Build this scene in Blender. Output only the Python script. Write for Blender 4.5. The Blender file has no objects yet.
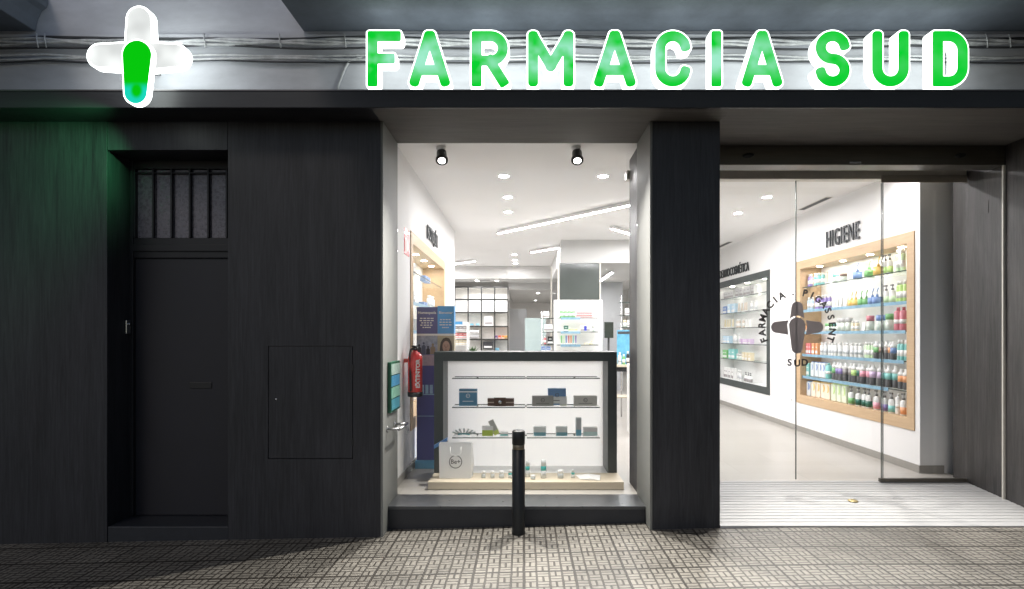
import bpy, bmesh, math, random
import numpy as np
from mathutils import Vector, Matrix
from mathutils.geometry import tessellate_polygon

R = math.radians
random.seed(7)
scene = bpy.context.scene
COL = scene.collection
H = 1.65            # eye height
F = 600.0           # focal length in pixels
VX, VY = 524.0, 335.0


def at(px, py, d):
    return Vector(((px - VX) * d / F, d, H + (VY - py) * d / F))


def wx(px, d):
    return (px - VX) * d / F


def wz(py, d):
    return H + (VY - py) * d / F


# ----------------------------------------------------------------- materials
def nt(m):
    m.use_nodes = True
    t = m.node_tree
    t.nodes.clear()
    return t


def N(t, typ, **kw):
    n = t.nodes.new(typ)
    for k, v in kw.items():
        if k.startswith('i_'):
            n.inputs[k[2:].replace('_', ' ')].default_value = v
        else:
            setattr(n, k, v)
    return n


def math_n(t, op, a, b=None, c=None):
    n = t.nodes.new('ShaderNodeMath')
    n.operation = op
    for i, v in enumerate((a, b, c)):
        if v is None:
            continue
        if isinstance(v, (int, float)):
            n.inputs[i].default_value = v
        else:
            t.links.new(v, n.inputs[i])
    return n.outputs[0]


def c4(c):
    return (c[0], c[1], c[2], 1.0)


_pbr = {}


def pbr(name, col, rough=0.5, metal=0.0, var=0.1, scale=6.0, stretch=(1, 1, 1), bump=0.0, spec=0.5, coat=0.0):
    key = (name, tuple(col), rough)
    if key in _pbr:
        return _pbr[key]
    m = bpy.data.materials.new(name)
    t = nt(m)
    out = N(t, 'ShaderNodeOutputMaterial')
    b = N(t, 'ShaderNodeBsdfPrincipled')
    t.links.new(b.outputs[0], out.inputs[0])
    b.inputs['Roughness'].default_value = rough
    b.inputs['Metallic'].default_value = metal
    b.inputs['Specular IOR Level'].default_value = spec
    b.inputs['Coat Weight'].default_value = coat
    tc = N(t, 'ShaderNodeTexCoord')
    mp = N(t, 'ShaderNodeMapping')
    mp.inputs['Scale'].default_value = stretch
    t.links.new(tc.outputs['Object'], mp.inputs[0])
    no = N(t, 'ShaderNodeTexNoise')
    no.inputs['Scale'].default_value = scale
    no.inputs['Detail'].default_value = 6
    no.inputs['Roughness'].default_value = 0.65
    t.links.new(mp.outputs[0], no.inputs['Vector'])
    rp = N(t, 'ShaderNodeMapRange')
    rp.inputs['From Min'].default_value = 0.25
    rp.inputs['From Max'].default_value = 0.75
    rp.inputs['To Min'].default_value = 1 - var
    rp.inputs['To Max'].default_value = 1 + var
    t.links.new(no.outputs[0], rp.inputs[0])
    mx = N(t, 'ShaderNodeVectorMath', operation='SCALE')
    mx.inputs[0].default_value = col
    t.links.new(rp.outputs[0], mx.inputs['Scale'])
    t.links.new(mx.outputs[0], b.inputs['Base Color'])
    rr = N(t, 'ShaderNodeMapRange')
    rr.inputs['To Min'].default_value = max(0.03, rough - 0.08)
    rr.inputs['To Max'].default_value = min(1, rough + 0.08)
    t.links.new(no.outputs[0], rr.inputs[0])
    t.links.new(rr.outputs[0], b.inputs['Roughness'])
    if bump:
        bm = N(t, 'ShaderNodeBump')
        bm.inputs['Strength'].default_value = bump
        bm.inputs['Distance'].default_value = 0.004
        t.links.new(no.outputs[0], bm.inputs['Height'])
        t.links.new(bm.outputs[0], b.inputs['Normal'])
    _pbr[key] = m
    return m


def emit(name, col, strength):
    m = bpy.data.materials.new(name)
    t = nt(m)
    out = N(t, 'ShaderNodeOutputMaterial')
    e = N(t, 'ShaderNodeEmission')
    e.inputs[0].default_value = c4(col)
    e.inputs[1].default_value = strength
    t.links.new(e.outputs[0], out.inputs[0])
    return m


def glass(name, tint=(0.985, 0.988, 0.988), ior=1.35, rough=0.0):
    """thin architectural glass: clear transmission plus fresnel reflection"""
    m = bpy.data.materials.new(name)
    t = nt(m)
    out = N(t, 'ShaderNodeOutputMaterial')
    tr = N(t, 'ShaderNodeBsdfTransparent')
    tr.inputs[0].default_value = c4(tint)
    gl = N(t, 'ShaderNodeBsdfGlossy')
    gl.inputs['Roughness'].default_value = rough
    lw = N(t, 'ShaderNodeLayerWeight')
    lw.inputs[0].default_value = 0.5
    fr = math_n(t, 'ADD', 0.03, math_n(t, 'MULTIPLY', math_n(t, 'POWER', lw.outputs['Facing'], 5.0), 0.7))
    mx = N(t, 'ShaderNodeMixShader')
    t.links.new(fr, mx.inputs[0])
    t.links.new(tr.outputs[0], mx.inputs[1])
    t.links.new(gl.outputs[0], mx.inputs[2])
    t.links.new(mx.outputs[0], out.inputs[0])
    return m


def frosted(name, col, alpha):
    m = bpy.data.materials.new(name)
    t = nt(m)
    out = N(t, 'ShaderNodeOutputMaterial')
    tr = N(t, 'ShaderNodeBsdfTransparent')
    b = N(t, 'ShaderNodeBsdfPrincipled')
    b.inputs['Base Color'].default_value = c4(col)
    b.inputs['Roughness'].default_value = 0.35
    mx = N(t, 'ShaderNodeMixShader')
    mx.inputs[0].default_value = alpha
    t.links.new(tr.outputs[0], mx.inputs[1])
    t.links.new(b.outputs[0], mx.inputs[2])
    t.links.new(mx.outputs[0], out.inputs[0])
    return m


def translucent(name, col):
    m = bpy.data.materials.new(name)
    t = nt(m)
    out = N(t, 'ShaderNodeOutputMaterial')
    a = N(t, 'ShaderNodeBsdfPrincipled')
    a.inputs['Base Color'].default_value = c4(col)
    a.inputs['Roughness'].default_value = 0.3
    b = N(t, 'ShaderNodeBsdfTranslucent')
    b.inputs[0].default_value = c4(col)
    mx = N(t, 'ShaderNodeMixShader')
    mx.inputs[0].default_value = 0.5
    t.links.new(a.outputs[0], mx.inputs[1])
    t.links.new(b.outputs[0], mx.inputs[2])
    t.links.new(mx.outputs[0], out.inputs[0])
    return m


def grain(name, dark, light, axis, rough=0.5, bump=0.25, board=1.3):
    """dark laminate with brushed wood streaks running along one axis"""
    m = bpy.data.materials.new(name)
    t = nt(m)
    out = N(t, 'ShaderNodeOutputMaterial')
    b = N(t, 'ShaderNodeBsdfPrincipled')
    t.links.new(b.outputs[0], out.inputs[0])
    tc = N(t, 'ShaderNodeTexCoord')
    sc = [55.0, 55.0, 55.0]
    sc['xyz'.index(axis)] = 2.6
    mp = N(t, 'ShaderNodeMapping')
    mp.inputs['Scale'].default_value = sc
    t.links.new(tc.outputs['Object'], mp.inputs[0])
    n1 = N(t, 'ShaderNodeTexNoise')
    n1.inputs['Scale'].default_value = 1.0
    n1.inputs['Detail'].default_value = 5
    n1.inputs['Roughness'].default_value = 0.7
    n1.inputs['Distortion'].default_value = 0.7
    t.links.new(mp.outputs[0], n1.inputs['Vector'])
    sc2 = [7.0, 7.0, 7.0]
    sc2['xyz'.index(axis)] = 0.8
    mp2 = N(t, 'ShaderNodeMapping')
    mp2.inputs['Scale'].default_value = sc2
    t.links.new(tc.outputs['Object'], mp2.inputs[0])
    n2 = N(t, 'ShaderNodeTexNoise')
    n2.inputs['Scale'].default_value = 1.0
    n2.inputs['Detail'].default_value = 4
    n2.inputs['Distortion'].default_value = 0.5
    t.links.new(mp2.outputs[0], n2.inputs['Vector'])
    n3 = N(t, 'ShaderNodeTexNoise')
    n3.inputs['Scale'].default_value = 1.6
    n3.inputs['Detail'].default_value = 5
    t.links.new(tc.outputs['Object'], n3.inputs['Vector'])
    s = math_n(t, 'ADD', math_n(t, 'MULTIPLY', n1.outputs[0], 0.55), math_n(t, 'MULTIPLY', n2.outputs[0], 0.3))
    s = math_n(t, 'ADD', s, math_n(t, 'MULTIPLY', n3.outputs[0], 0.15))
    cr = N(t, 'ShaderNodeValToRGB')
    cr.color_ramp.elements[0].position = 0.35
    cr.color_ramp.elements[0].color = c4(dark)
    cr.color_ramp.elements[1].position = 0.68
    cr.color_ramp.elements[1].color = c4(light)
    t.links.new(s, cr.inputs[0])
    t.links.new(cr.outputs[0], b.inputs['Base Color'])
    rr = N(t, 'ShaderNodeMapRange')
    rr.inputs['To Min'].default_value = rough - 0.12
    rr.inputs['To Max'].default_value = rough + 0.15
    t.links.new(n3.outputs[0], rr.inputs[0])
    t.links.new(rr.outputs[0], b.inputs['Roughness'])
    bp = N(t, 'ShaderNodeBump')
    bp.inputs['Strength'].default_value = bump
    bp.inputs['Distance'].default_value = 0.003
    t.links.new(n1.outputs[0], bp.inputs['Height'])
    t.links.new(bp.outputs[0], b.inputs['Normal'])
    return m


def pavement_mat():
    m = bpy.data.materials.new('patterned pavement tiles')
    t = nt(m)
    out = N(t, 'ShaderNodeOutputMaterial')
    b = N(t, 'ShaderNodeBsdfPrincipled')
    t.links.new(b.outputs[0], out.inputs[0])
    tc = N(t, 'ShaderNodeTexCoord')
    # tiny wobble of the joints
    wn = N(t, 'ShaderNodeTexNoise')
    wn.inputs['Scale'].default_value = 9.0
    wn.inputs['Detail'].default_value = 3
    t.links.new(tc.outputs['Object'], wn.inputs['Vector'])
    sb = N(t, 'ShaderNodeVectorMath', operation='SUBTRACT')
    sb.inputs[1].default_value = (0.5, 0.5, 0.5)
    t.links.new(wn.outputs['Color'], sb.inputs[0])
    sc_ = N(t, 'ShaderNodeVectorMath', operation='SCALE')
    sc_.inputs['Scale'].default_value = 0.010
    t.links.new(sb.outputs[0], sc_.inputs[0])
    ad = N(t, 'ShaderNodeVectorMath', operation='ADD')
    t.links.new(tc.outputs['Object'], ad.inputs[0])
    t.links.new(sc_.outputs[0], ad.inputs[1])
    sx = N(t, 'ShaderNodeSeparateXYZ')
    t.links.new(ad.outputs[0], sx.inputs[0])
    c = 0.089
    u = math_n(t, 'MULTIPLY', sx.outputs[0], 1 / c)
    v = math_n(t, 'MULTIPLY', math_n(t, 'ADD', sx.outputs[1], 0.02), 1 / c)
    fu, fv = math_n(t, 'FLOOR', u), math_n(t, 'FLOOR', v)
    tcb = N(t, 'ShaderNodeCombineXYZ')
    t.links.new(math_n(t, 'FLOOR', math_n(t, 'MULTIPLY', u, 0.25)), tcb.inputs[0])
    t.links.new(math_n(t, 'FLOOR', math_n(t, 'MULTIPLY', v, 0.25)), tcb.inputs[1])
    twn = N(t, 'ShaderNodeTexWhiteNoise')
    t.links.new(tcb.outputs[0], twn.inputs['Vector'])
    turn = math_n(t, 'GREATER_THAN', twn.outputs[0], 0.5)
    par = math_n(t, 'FLOORED_MODULO', math_n(t, 'ADD', math_n(t, 'ADD', fu, fv), turn), 2.0)
    ru, rv = math_n(t, 'FRACT', u), math_n(t, 'FRACT', v)

    def mixv(f, a, d):
        n = t.nodes.new('ShaderNodeMix')
        n.data_type = 'FLOAT'
        t.links.new(f, n.inputs[0])
        t.links.new(a, n.inputs[2])
        t.links.new(d, n.inputs[3])
        return n.outputs[0]
    tt = mixv(par, math_n(t, 'FRACT', math_n(t, 'MULTIPLY', u, 2.0)), math_n(t, 'FRACT', math_n(t, 'MULTIPLY', v, 2.0)))
    ss = mixv(par, rv, ru)

    def edge(x, w, soft):
        dd = math_n(t, 'SUBTRACT', 0.5, math_n(t, 'ABSOLUTE', math_n(t, 'SUBTRACT', x, 0.5)))
        n = t.nodes.new('ShaderNodeMapRange')
        n.interpolation_type = 'SMOOTHSTEP'
        t.links.new(dd, n.inputs[0])
        n.inputs[1].default_value = w - soft
        n.inputs[2].default_value = w + soft
        n.inputs[3].default_value = 1.0
        n.inputs[4].default_value = 0.0
        return n.outputs[0]
    g = math_n(t, 'MAXIMUM', edge(tt, 0.155, 0.05), edge(ss, 0.078, 0.025))
    tu = math_n(t, 'FRACT', math_n(t, 'MULTIPLY', u, 0.25))
    tv = math_n(t, 'FRACT', math_n(t, 'MULTIPLY', v, 0.25))
    joint = math_n(t, 'MAXIMUM', edge(tu, 0.026, 0.007), edge(tv, 0.040, 0.010))
    # how filled with dirt the grooves are
    dn = N(t, 'ShaderNodeTexNoise')
    dn.inputs['Scale'].default_value = 1.1
    dn.inputs['Detail'].default_value = 7
    dn.inputs['Roughness'].default_value = 0.62
    t.links.new(tc.outputs['Object'], dn.inputs['Vector'])
    fn = N(t, 'ShaderNodeTexNoise')
    fn.inputs['Scale'].default_value = 38.0
    fn.inputs['Detail'].default_value = 6
    t.links.new(tc.outputs['Object'], fn.inputs['Vector'])
    # per tile and per bar tone
    def white(a, bb):
        cb = N(t, 'ShaderNodeCombineXYZ')
        t.links.new(a, cb.inputs[0])
        t.links.new(bb, cb.inputs[1])
        w = N(t, 'ShaderNodeTexWhiteNoise')
        t.links.new(cb.outputs[0], w.inputs['Vector'])
        return w.outputs[0]
    tile_r = white(math_n(t, 'FLOOR', math_n(t, 'MULTIPLY', u, 0.25)), math_n(t, 'FLOOR', math_n(t, 'MULTIPLY', v, 0.25)))
    bar_r = white(math_n(t, 'FLOOR', math_n(t, 'MULTIPLY', u, 2.0)), math_n(t, 'FLOOR', math_n(t, 'MULTIPLY', v, 2.0)))
    tone = math_n(t, 'ADD', -0.06, math_n(t, 'MULTIPLY', tile_r, 0.34))
    tone = math_n(t, 'ADD', tone, math_n(t, 'MULTIPLY', bar_r, 0.16))
    tone = math_n(t, 'ADD', tone, math_n(t, 'MULTIPLY', dn.outputs[0], 1.65))
    tone = math_n(t, 'ADD', tone, math_n(t, 'MULTIPLY', math_n(t, 'SUBTRACT', fn.outputs[0], 0.5), 0.55))
    cs = N(t, 'ShaderNodeVectorMath', operation='SCALE')
    cs.inputs[0].default_value = (0.176, 0.162, 0.140)
    t.links.new(tone, cs.inputs['Scale'])
    gd = N(t, 'ShaderNodeMix')
    gd.data_type = 'RGBA'
    gs = N(t, 'ShaderNodeMapRange')
    gs.inputs[1].default_value = 0.36
    gs.inputs[2].default_value = 0.62
    gs.inputs[3].default_value = 0.97
    gs.inputs[4].default_value = 0.80
    t.links.new(dn.outputs[0], gs.inputs[0])
    gm = math_n(t, 'MULTIPLY', g, gs.outputs[0])
    gm = math_n(t, 'MAXIMUM', gm, math_n(t, 'MULTIPLY', joint, 0.97))
    t.links.new(gm, gd.inputs[0])
    t.links.new(cs.outputs[0], gd.inputs[6])
    gd.inputs[7].default_value = (0.020, 0.016, 0.012, 1)
    # dark stains and gum spots
    vo = N(t, 'ShaderNodeTexVoronoi')
    vo.inputs['Scale'].default_value = 2.6
    vo.inputs['Randomness'].default_value = 1.0
    t.links.new(tc.outputs['Object'], vo.inputs['Vector'])
    sp = N(t, 'ShaderNodeMapRange')
    sp.inputs[1].default_value = 0.03
    sp.inputs[2].default_value = 0.10
    sp.inputs[3].default_value = 0.62
    sp.inputs[4].default_value = 1.0
    t.links.new(vo.outputs['Distance'], sp.inputs[0])
    fin = N(t, 'ShaderNodeVectorMath', operation='SCALE')
    t.links.new(gd.outputs[2], fin.inputs[0])
    t.links.new(sp.outputs[0], fin.inputs['Scale'])
    t.links.new(fin.outputs[0], b.inputs['Base Color'])
    rr = N(t, 'ShaderNodeMapRange')
    rr.inputs[3].default_value = 0.28
    rr.inputs[4].default_value = 0.66
    t.links.new(dn.outputs[0], rr.inputs[0])
    t.links.new(rr.outputs[0], b.inputs['Roughness'])
    hh = math_n(t, 'SUBTRACT', math_n(t, 'MULTIPLY', fn.outputs[0], 0.25), math_n(t, 'MAXIMUM', g, joint))
    bp = N(t, 'ShaderNodeBump')
    bp.inputs['Strength'].default_value = 0.7
    bp.inputs['Distance'].default_value = 0.004
    t.links.new(hh, bp.inputs['Height'])
    t.links.new(bp.outputs[0], b.inputs['Normal'])
    return m


def floor_mat():
    m = bpy.data.materials.new('large beige floor tiles')
    t = nt(m)
    out = N(t, 'ShaderNodeOutputMaterial')
    b = N(t, 'ShaderNodeBsdfPrincipled')
    t.links.new(b.outputs[0], out.inputs[0])
    tc = N(t, 'ShaderNodeTexCoord')
    br = N(t, 'ShaderNodeTexBrick')
    br.offset = 0.5
    br.inputs['Scale'].default_value = 1.0
    br.inputs['Color1'].default_value = (0.385, 0.362, 0.33, 1)
    br.inputs['Color2'].default_value = (0.415, 0.392, 0.36, 1)
    br.inputs['Mortar'].default_value = (0.30, 0.28, 0.25, 1)
    br.inputs['Mortar Size'].default_value = 0.003
    br.inputs['Brick Width'].default_value = 1.2
    br.inputs['Row Height'].default_value = 0.6
    t.links.new(tc.outputs['Object'], br.inputs['Vector'])
    no = N(t, 'ShaderNodeTexNoise')
    no.inputs['Scale'].default_value = 2.5
    no.inputs['Detail'].default_value = 8
    t.links.new(tc.outputs['Object'], no.inputs['Vector'])
    rp = N(t, 'ShaderNodeMapRange')
    rp.inputs[3].default_value = 0.96
    rp.inputs[4].default_value = 1.04
    t.links.new(no.outputs[0], rp.inputs[0])
    mx = N(t, 'ShaderNodeVectorMath', operation='SCALE')
    t.links.new(br.outputs[0], mx.inputs[0])
    t.links.new(rp.outputs[0], mx.inputs['Scale'])
    t.links.new(mx.outputs[0], b.inputs['Base Color'])
    rr = N(t, 'ShaderNodeMapRange')
    rr.inputs[3].default_value = 0.26
    rr.inputs[4].default_value = 0.34
    t.links.new(no.outputs[0], rr.inputs[0])
    t.links.new(rr.outputs[0], b.inputs['Roughness'])
    return m


def letter_face_mat():
    """backlit green acrylic: pale where the lamps sit behind, pure green at the ends"""
    m = bpy.data.materials.new('backlit green acrylic')
    t = nt(m)
    out = N(t, 'ShaderNodeOutputMaterial')
    e = N(t, 'ShaderNodeEmission')
    t.links.new(e.outputs[0], out.inputs[0])
    geo = N(t, 'ShaderNodeNewGeometry')
    sx = N(t, 'ShaderNodeSeparateXYZ')
    t.links.new(geo.outputs['Position'], sx.inputs[0])
    no = N(t, 'ShaderNodeTexNoise')
    no.inputs['Scale'].default_value = 4.6
    no.inputs['Detail'].default_value = 2.5
    t.links.new(geo.outputs['Position'], no.inputs['Vector'])
    zc = 3.618 + 0.24
    dz = math_n(t, 'ABSOLUTE', math_n(t, 'SUBTRACT', sx.outputs[2], zc))
    mid = N(t, 'ShaderNodeMapRange')
    mid.interpolation_type = 'SMOOTHSTEP'
    mid.inputs[1].default_value = 0.23
    mid.inputs[2].default_value = 0.04
    mid.inputs[3].default_value = 0.0
    mid.inputs[4].default_value = 1.0
    t.links.new(dz, mid.inputs[0])
    nr = N(t, 'ShaderNodeMapRange')
    nr.inputs[1].default_value = 0.36
    nr.inputs[2].default_value = 0.60
    t.links.new(no.outputs[0], nr.inputs[0])
    xr = N(t, 'ShaderNodeMapRange')      # less of the pale tone towards the last word
    xr.inputs[1].default_value = 1.6
    xr.inputs[2].default_value = 2.7
    xr.inputs[3].default_value = 1.0
    xr.inputs[4].default_value = 0.12
    t.links.new(sx.outputs[0], xr.inputs[0])
    f = math_n(t, 'MULTIPLY', math_n(t, 'MULTIPLY', mid.outputs[0], nr.outputs[0]), xr.outputs[0])
    cm = N(t, 'ShaderNodeMix')
    cm.data_type = 'RGBA'
    t.links.new(f, cm.inputs[0])
    cm.inputs[6].default_value = (0.003, 0.60, 0.03, 1)
    cm.inputs[7].default_value = (0.34, 0.80, 0.58, 1)
    t.links.new(cm.outputs[2], e.inputs[0])
    e.inputs[1].default_value = 0.40
    return m


def cross_face_mat():
    """green lamp face with the teal tube glowing round its lower end"""
    m = bpy.data.materials.new('backlit green cross acrylic')
    t = nt(m)
    out = N(t, 'ShaderNodeOutputMaterial')
    e = N(t, 'ShaderNodeEmission')
    t.links.new(e.outputs[0], out.inputs[0])
    tc = N(t, 'ShaderNodeTexCoord')
    sx = N(t, 'ShaderNodeSeparateXYZ')
    t.links.new(tc.outputs['Object'], sx.inputs[0])
    mr = N(t, 'ShaderNodeMapRange')
    mr.interpolation_type = 'SMOOTHSTEP'
    mr.inputs[1].default_value = -0.15
    mr.inputs[2].default_value = -0.22
    t.links.new(sx.outputs[2], mr.inputs[0])
    xr = N(t, 'ShaderNodeMapRange')
    xr.interpolation_type = 'SMOOTHSTEP'
    dx = math_n(t, 'POWER', math_n(t, 'MULTIPLY', sx.outputs[0], 1.0), 2.0)
    dz = math_n(t, 'POWER', math_n(t, 'ADD', sx.outputs[2], 0.22), 2.0)
    rr = math_n(t, 'SQRT', math_n(t, 'ADD', dx, math_n(t, 'MULTIPLY', dz, 0.6)))
    xr.inputs[1].default_value = 0.025
    xr.inputs[2].default_value = 0.06
    t.links.new(rr, xr.inputs[0])
    f = math_n(t, 'MULTIPLY', mr.outputs[0], xr.outputs[0])
    cm = N(t, 'ShaderNodeMix')
    cm.data_type = 'RGBA'
    t.links.new(f, cm.inputs[0])
    cm.inputs[6].default_value = (0.002, 0.52, 0.004, 1)
    cm.inputs[7].default_value = (0.01, 0.62, 0.45, 1)
    t.links.new(cm.outputs[2], e.inputs[0])
    e.inputs[1].default_value = 0.42
    return m


M = {}
M['clad'] = grain('dark brushed laminate', (0.0040, 0.0043, 0.0064), (0.036, 0.036, 0.043), 'z', 0.5)
M['clad_r'] = grain('dark brown laminate', (0.011, 0.010, 0.010), (0.080, 0.074, 0.072), 'z', 0.5)
M['soffit'] = grain('soffit laminate', (0.055, 0.050, 0.045), (0.115, 0.105, 0.095), 'x', 0.68)
M['fascia'] = pbr('dark fascia metal', (0.022, 0.022, 0.026), 0.42, 0.0, 0.25, 3, (1, 8, 8))
M['jamb'] = pbr('grey painted jamb', (0.17, 0.172, 0.162), 0.6, 0, 0.06, 3)
M['upper'] = pbr('painted upper wall', (0.58, 0.59, 0.64), 0.8, 0, 0.16, 2.2, (1, 1, 2.5), 0.5)
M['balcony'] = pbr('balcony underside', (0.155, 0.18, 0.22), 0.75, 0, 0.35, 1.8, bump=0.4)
M['stone'] = pbr('dark grey sill stone', (0.075, 0.078, 0.082), 0.3, 0, 0.15, 14)
M['stone2'] = pbr('black stone step', (0.02, 0.022, 0.028), 0.42, 0, 0.2, 10)
M['door'] = pbr('dark painted steel door', (0.013, 0.0125, 0.018), 0.5, 0, 0.2, 2.5)
M['doorframe'] = pbr('black door frame', (0.010, 0.010, 0.013), 0.5, 0, 0.2, 4)
M['obscure'] = pbr('obscure glass', (0.15, 0.14, 0.165), 0.28, 0, 0.4, 45, bump=1.0)
M['white'] = pbr('white wall paint', (0.80, 0.793, 0.79), 0.7, 0, 0.025, 1.6)
M['ceil'] = pbr('white ceiling paint', (0.87, 0.86, 0.855), 0.8, 0, 0.03, 1.2)
M['bulk'] = pbr('pale bulkhead paint', (0.60, 0.595, 0.585), 0.8, 0, 0.03, 1.2)
M['greywall'] = pbr('pale grey wall paint', (0.42, 0.43, 0.45), 0.65, 0, 0.05, 2)
M['whitelac'] = pbr('white lacquer', (0.80, 0.80, 0.79), 0.3, 0, 0.02, 3)
M['oak'] = grain('light oak', (0.48, 0.325, 0.19), (0.62, 0.45, 0.28), 'y', 0.45, 0.08)
M['oakv'] = grain('light oak upright', (0.48, 0.325, 0.19), (0.62, 0.45, 0.28), 'z', 0.45, 0.08)
M['oakpale'] = grain('pale cream oak', (0.56, 0.49, 0.37), (0.66, 0.58, 0.46), 'x', 0.5, 0.05)
M['greyframe'] = pbr('dark grey green lacquer', (0.042, 0.051, 0.049), 0.45, 0, 0.08, 4)
M['skirt'] = pbr('grey beige skirting', (0.30, 0.285, 0.26), 0.4, 0, 0.08, 5)
M['ramp'] = pbr('white ribbed marble', (0.46, 0.458, 0.457), 0.42, 0, 0.07, 4, (1, 4, 1))
M['floor'] = floor_mat()
M['pave'] = pavement_mat()
M['glass'] = glass('clear shop glass')
M['edge'] = pbr('polished green glass edge', (0.035, 0.05, 0.047), 0.2, 0, 0.1, 6)
M['shelfglass'] = frosted('shelf glass', (0.45, 0.62, 0.58), 0.13)
M['chrome'] = pbr('brushed chrome', (0.62, 0.62, 0.62), 0.22, 1.0, 0.08, 20)
M['bronze'] = pbr('dark bronze metal', (0.11, 0.10, 0.085), 0.38, 0.7, 0.15, 12, (0.2, 5, 5))
M['rail'] = pbr('dull aluminium', (0.66, 0.63, 0.57), 0.45, 0.2, 0.1, 10)
M['black'] = pbr('black plastic', (0.012, 0.012, 0.013), 0.42, 0, 0.15, 9)
M['iron'] = pbr('black cast iron', (0.012, 0.013, 0.014), 0.38, 0.2, 0.3, 30, bump=0.3)
M['letterblack'] = pbr('black sign letters', (0.018, 0.018, 0.018), 0.4)
M['cable'] = pbr('painted cable', (0.62, 0.63, 0.65), 0.6, 0, 0.35, 9)
M['cabledark'] = pbr('dusty dark cable', (0.06, 0.063, 0.07), 0.65, 0, 0.35, 9)
M['decal'] = translucent('grey vinyl', (0.40, 0.37, 0.37))
M['decaltext'] = translucent('dark grey vinyl', (0.13, 0.12, 0.12))
M['frost'] = frosted('frosted partition glass', (0.55, 0.68, 0.68), 0.5)
M['smoke'] = pbr('smoked glass panel', (0.075, 0.085, 0.080), 0.12, 0, 0.1, 3)
M['red'] = pbr('signal red', (0.74, 0.035, 0.03), 0.3, 0, 0.05, 5, coat=0.4)
M['greenplate'] = pbr('dark green acrylic', (0.02, 0.12, 0.065), 0.2, 0, 0.2, 8)
M['brass'] = pbr('worn brass', (0.36, 0.29, 0.14), 0.4, 0.8, 0.3, 30)
M['steel'] = pbr('stainless band', (0.24, 0.21, 0.16), 0.35, 1.0, 0.2, 40)

M['face'] = letter_face_mat()
M['crossface'] = cross_face_mat()
M['letterglow'] = emit('white letter glow', (0.93, 1.0, 0.95), 1.3)
def cross_glow():
    m = bpy.data.materials.new('white cross glow')
    t = nt(m)
    out = N(t, 'ShaderNodeOutputMaterial')
    e = N(t, 'ShaderNodeEmission')
    e.inputs[0].default_value = (0.97, 1.0, 0.985, 1)
    tc = N(t, 'ShaderNodeTexCoord')
    no = N(t, 'ShaderNodeTexNoise')
    no.inputs['Scale'].default_value = 5.0
    no.inputs['Detail'].default_value = 1.0
    t.links.new(tc.outputs['Object'], no.inputs['Vector'])
    mr = N(t, 'ShaderNodeMapRange')
    mr.inputs[1].default_value = 0.3
    mr.inputs[2].default_value = 0.7
    mr.inputs[3].default_value = 0.27
    mr.inputs[4].default_value = 0.42
    t.links.new(no.outputs[0], mr.inputs[0])
    t.links.new(mr.outputs[0], e.inputs[1])
    t.links.new(e.outputs[0], out.inputs[0])
    return m


M['crossglow'] = cross_glow()
M['crossside'] = emit('white cross side glow', (0.92, 1.0, 0.96), 2.0)
M['tube'] = emit('linear lamp diffuser', (1.0, 0.98, 0.985), 72.0)
M['lamp'] = emit('downlight lamp', (1.0, 0.975, 0.975), 225.0)
M['nichelamp'] = emit('niche lamp', (1.0, 0.94, 0.84), 80.0)
M['spotlens'] = emit('spot lamp lens', (1.0, 0.96, 0.9), 12.0)


# ----------------------------------------------------------------- mesh tools
ORG = {}


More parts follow.
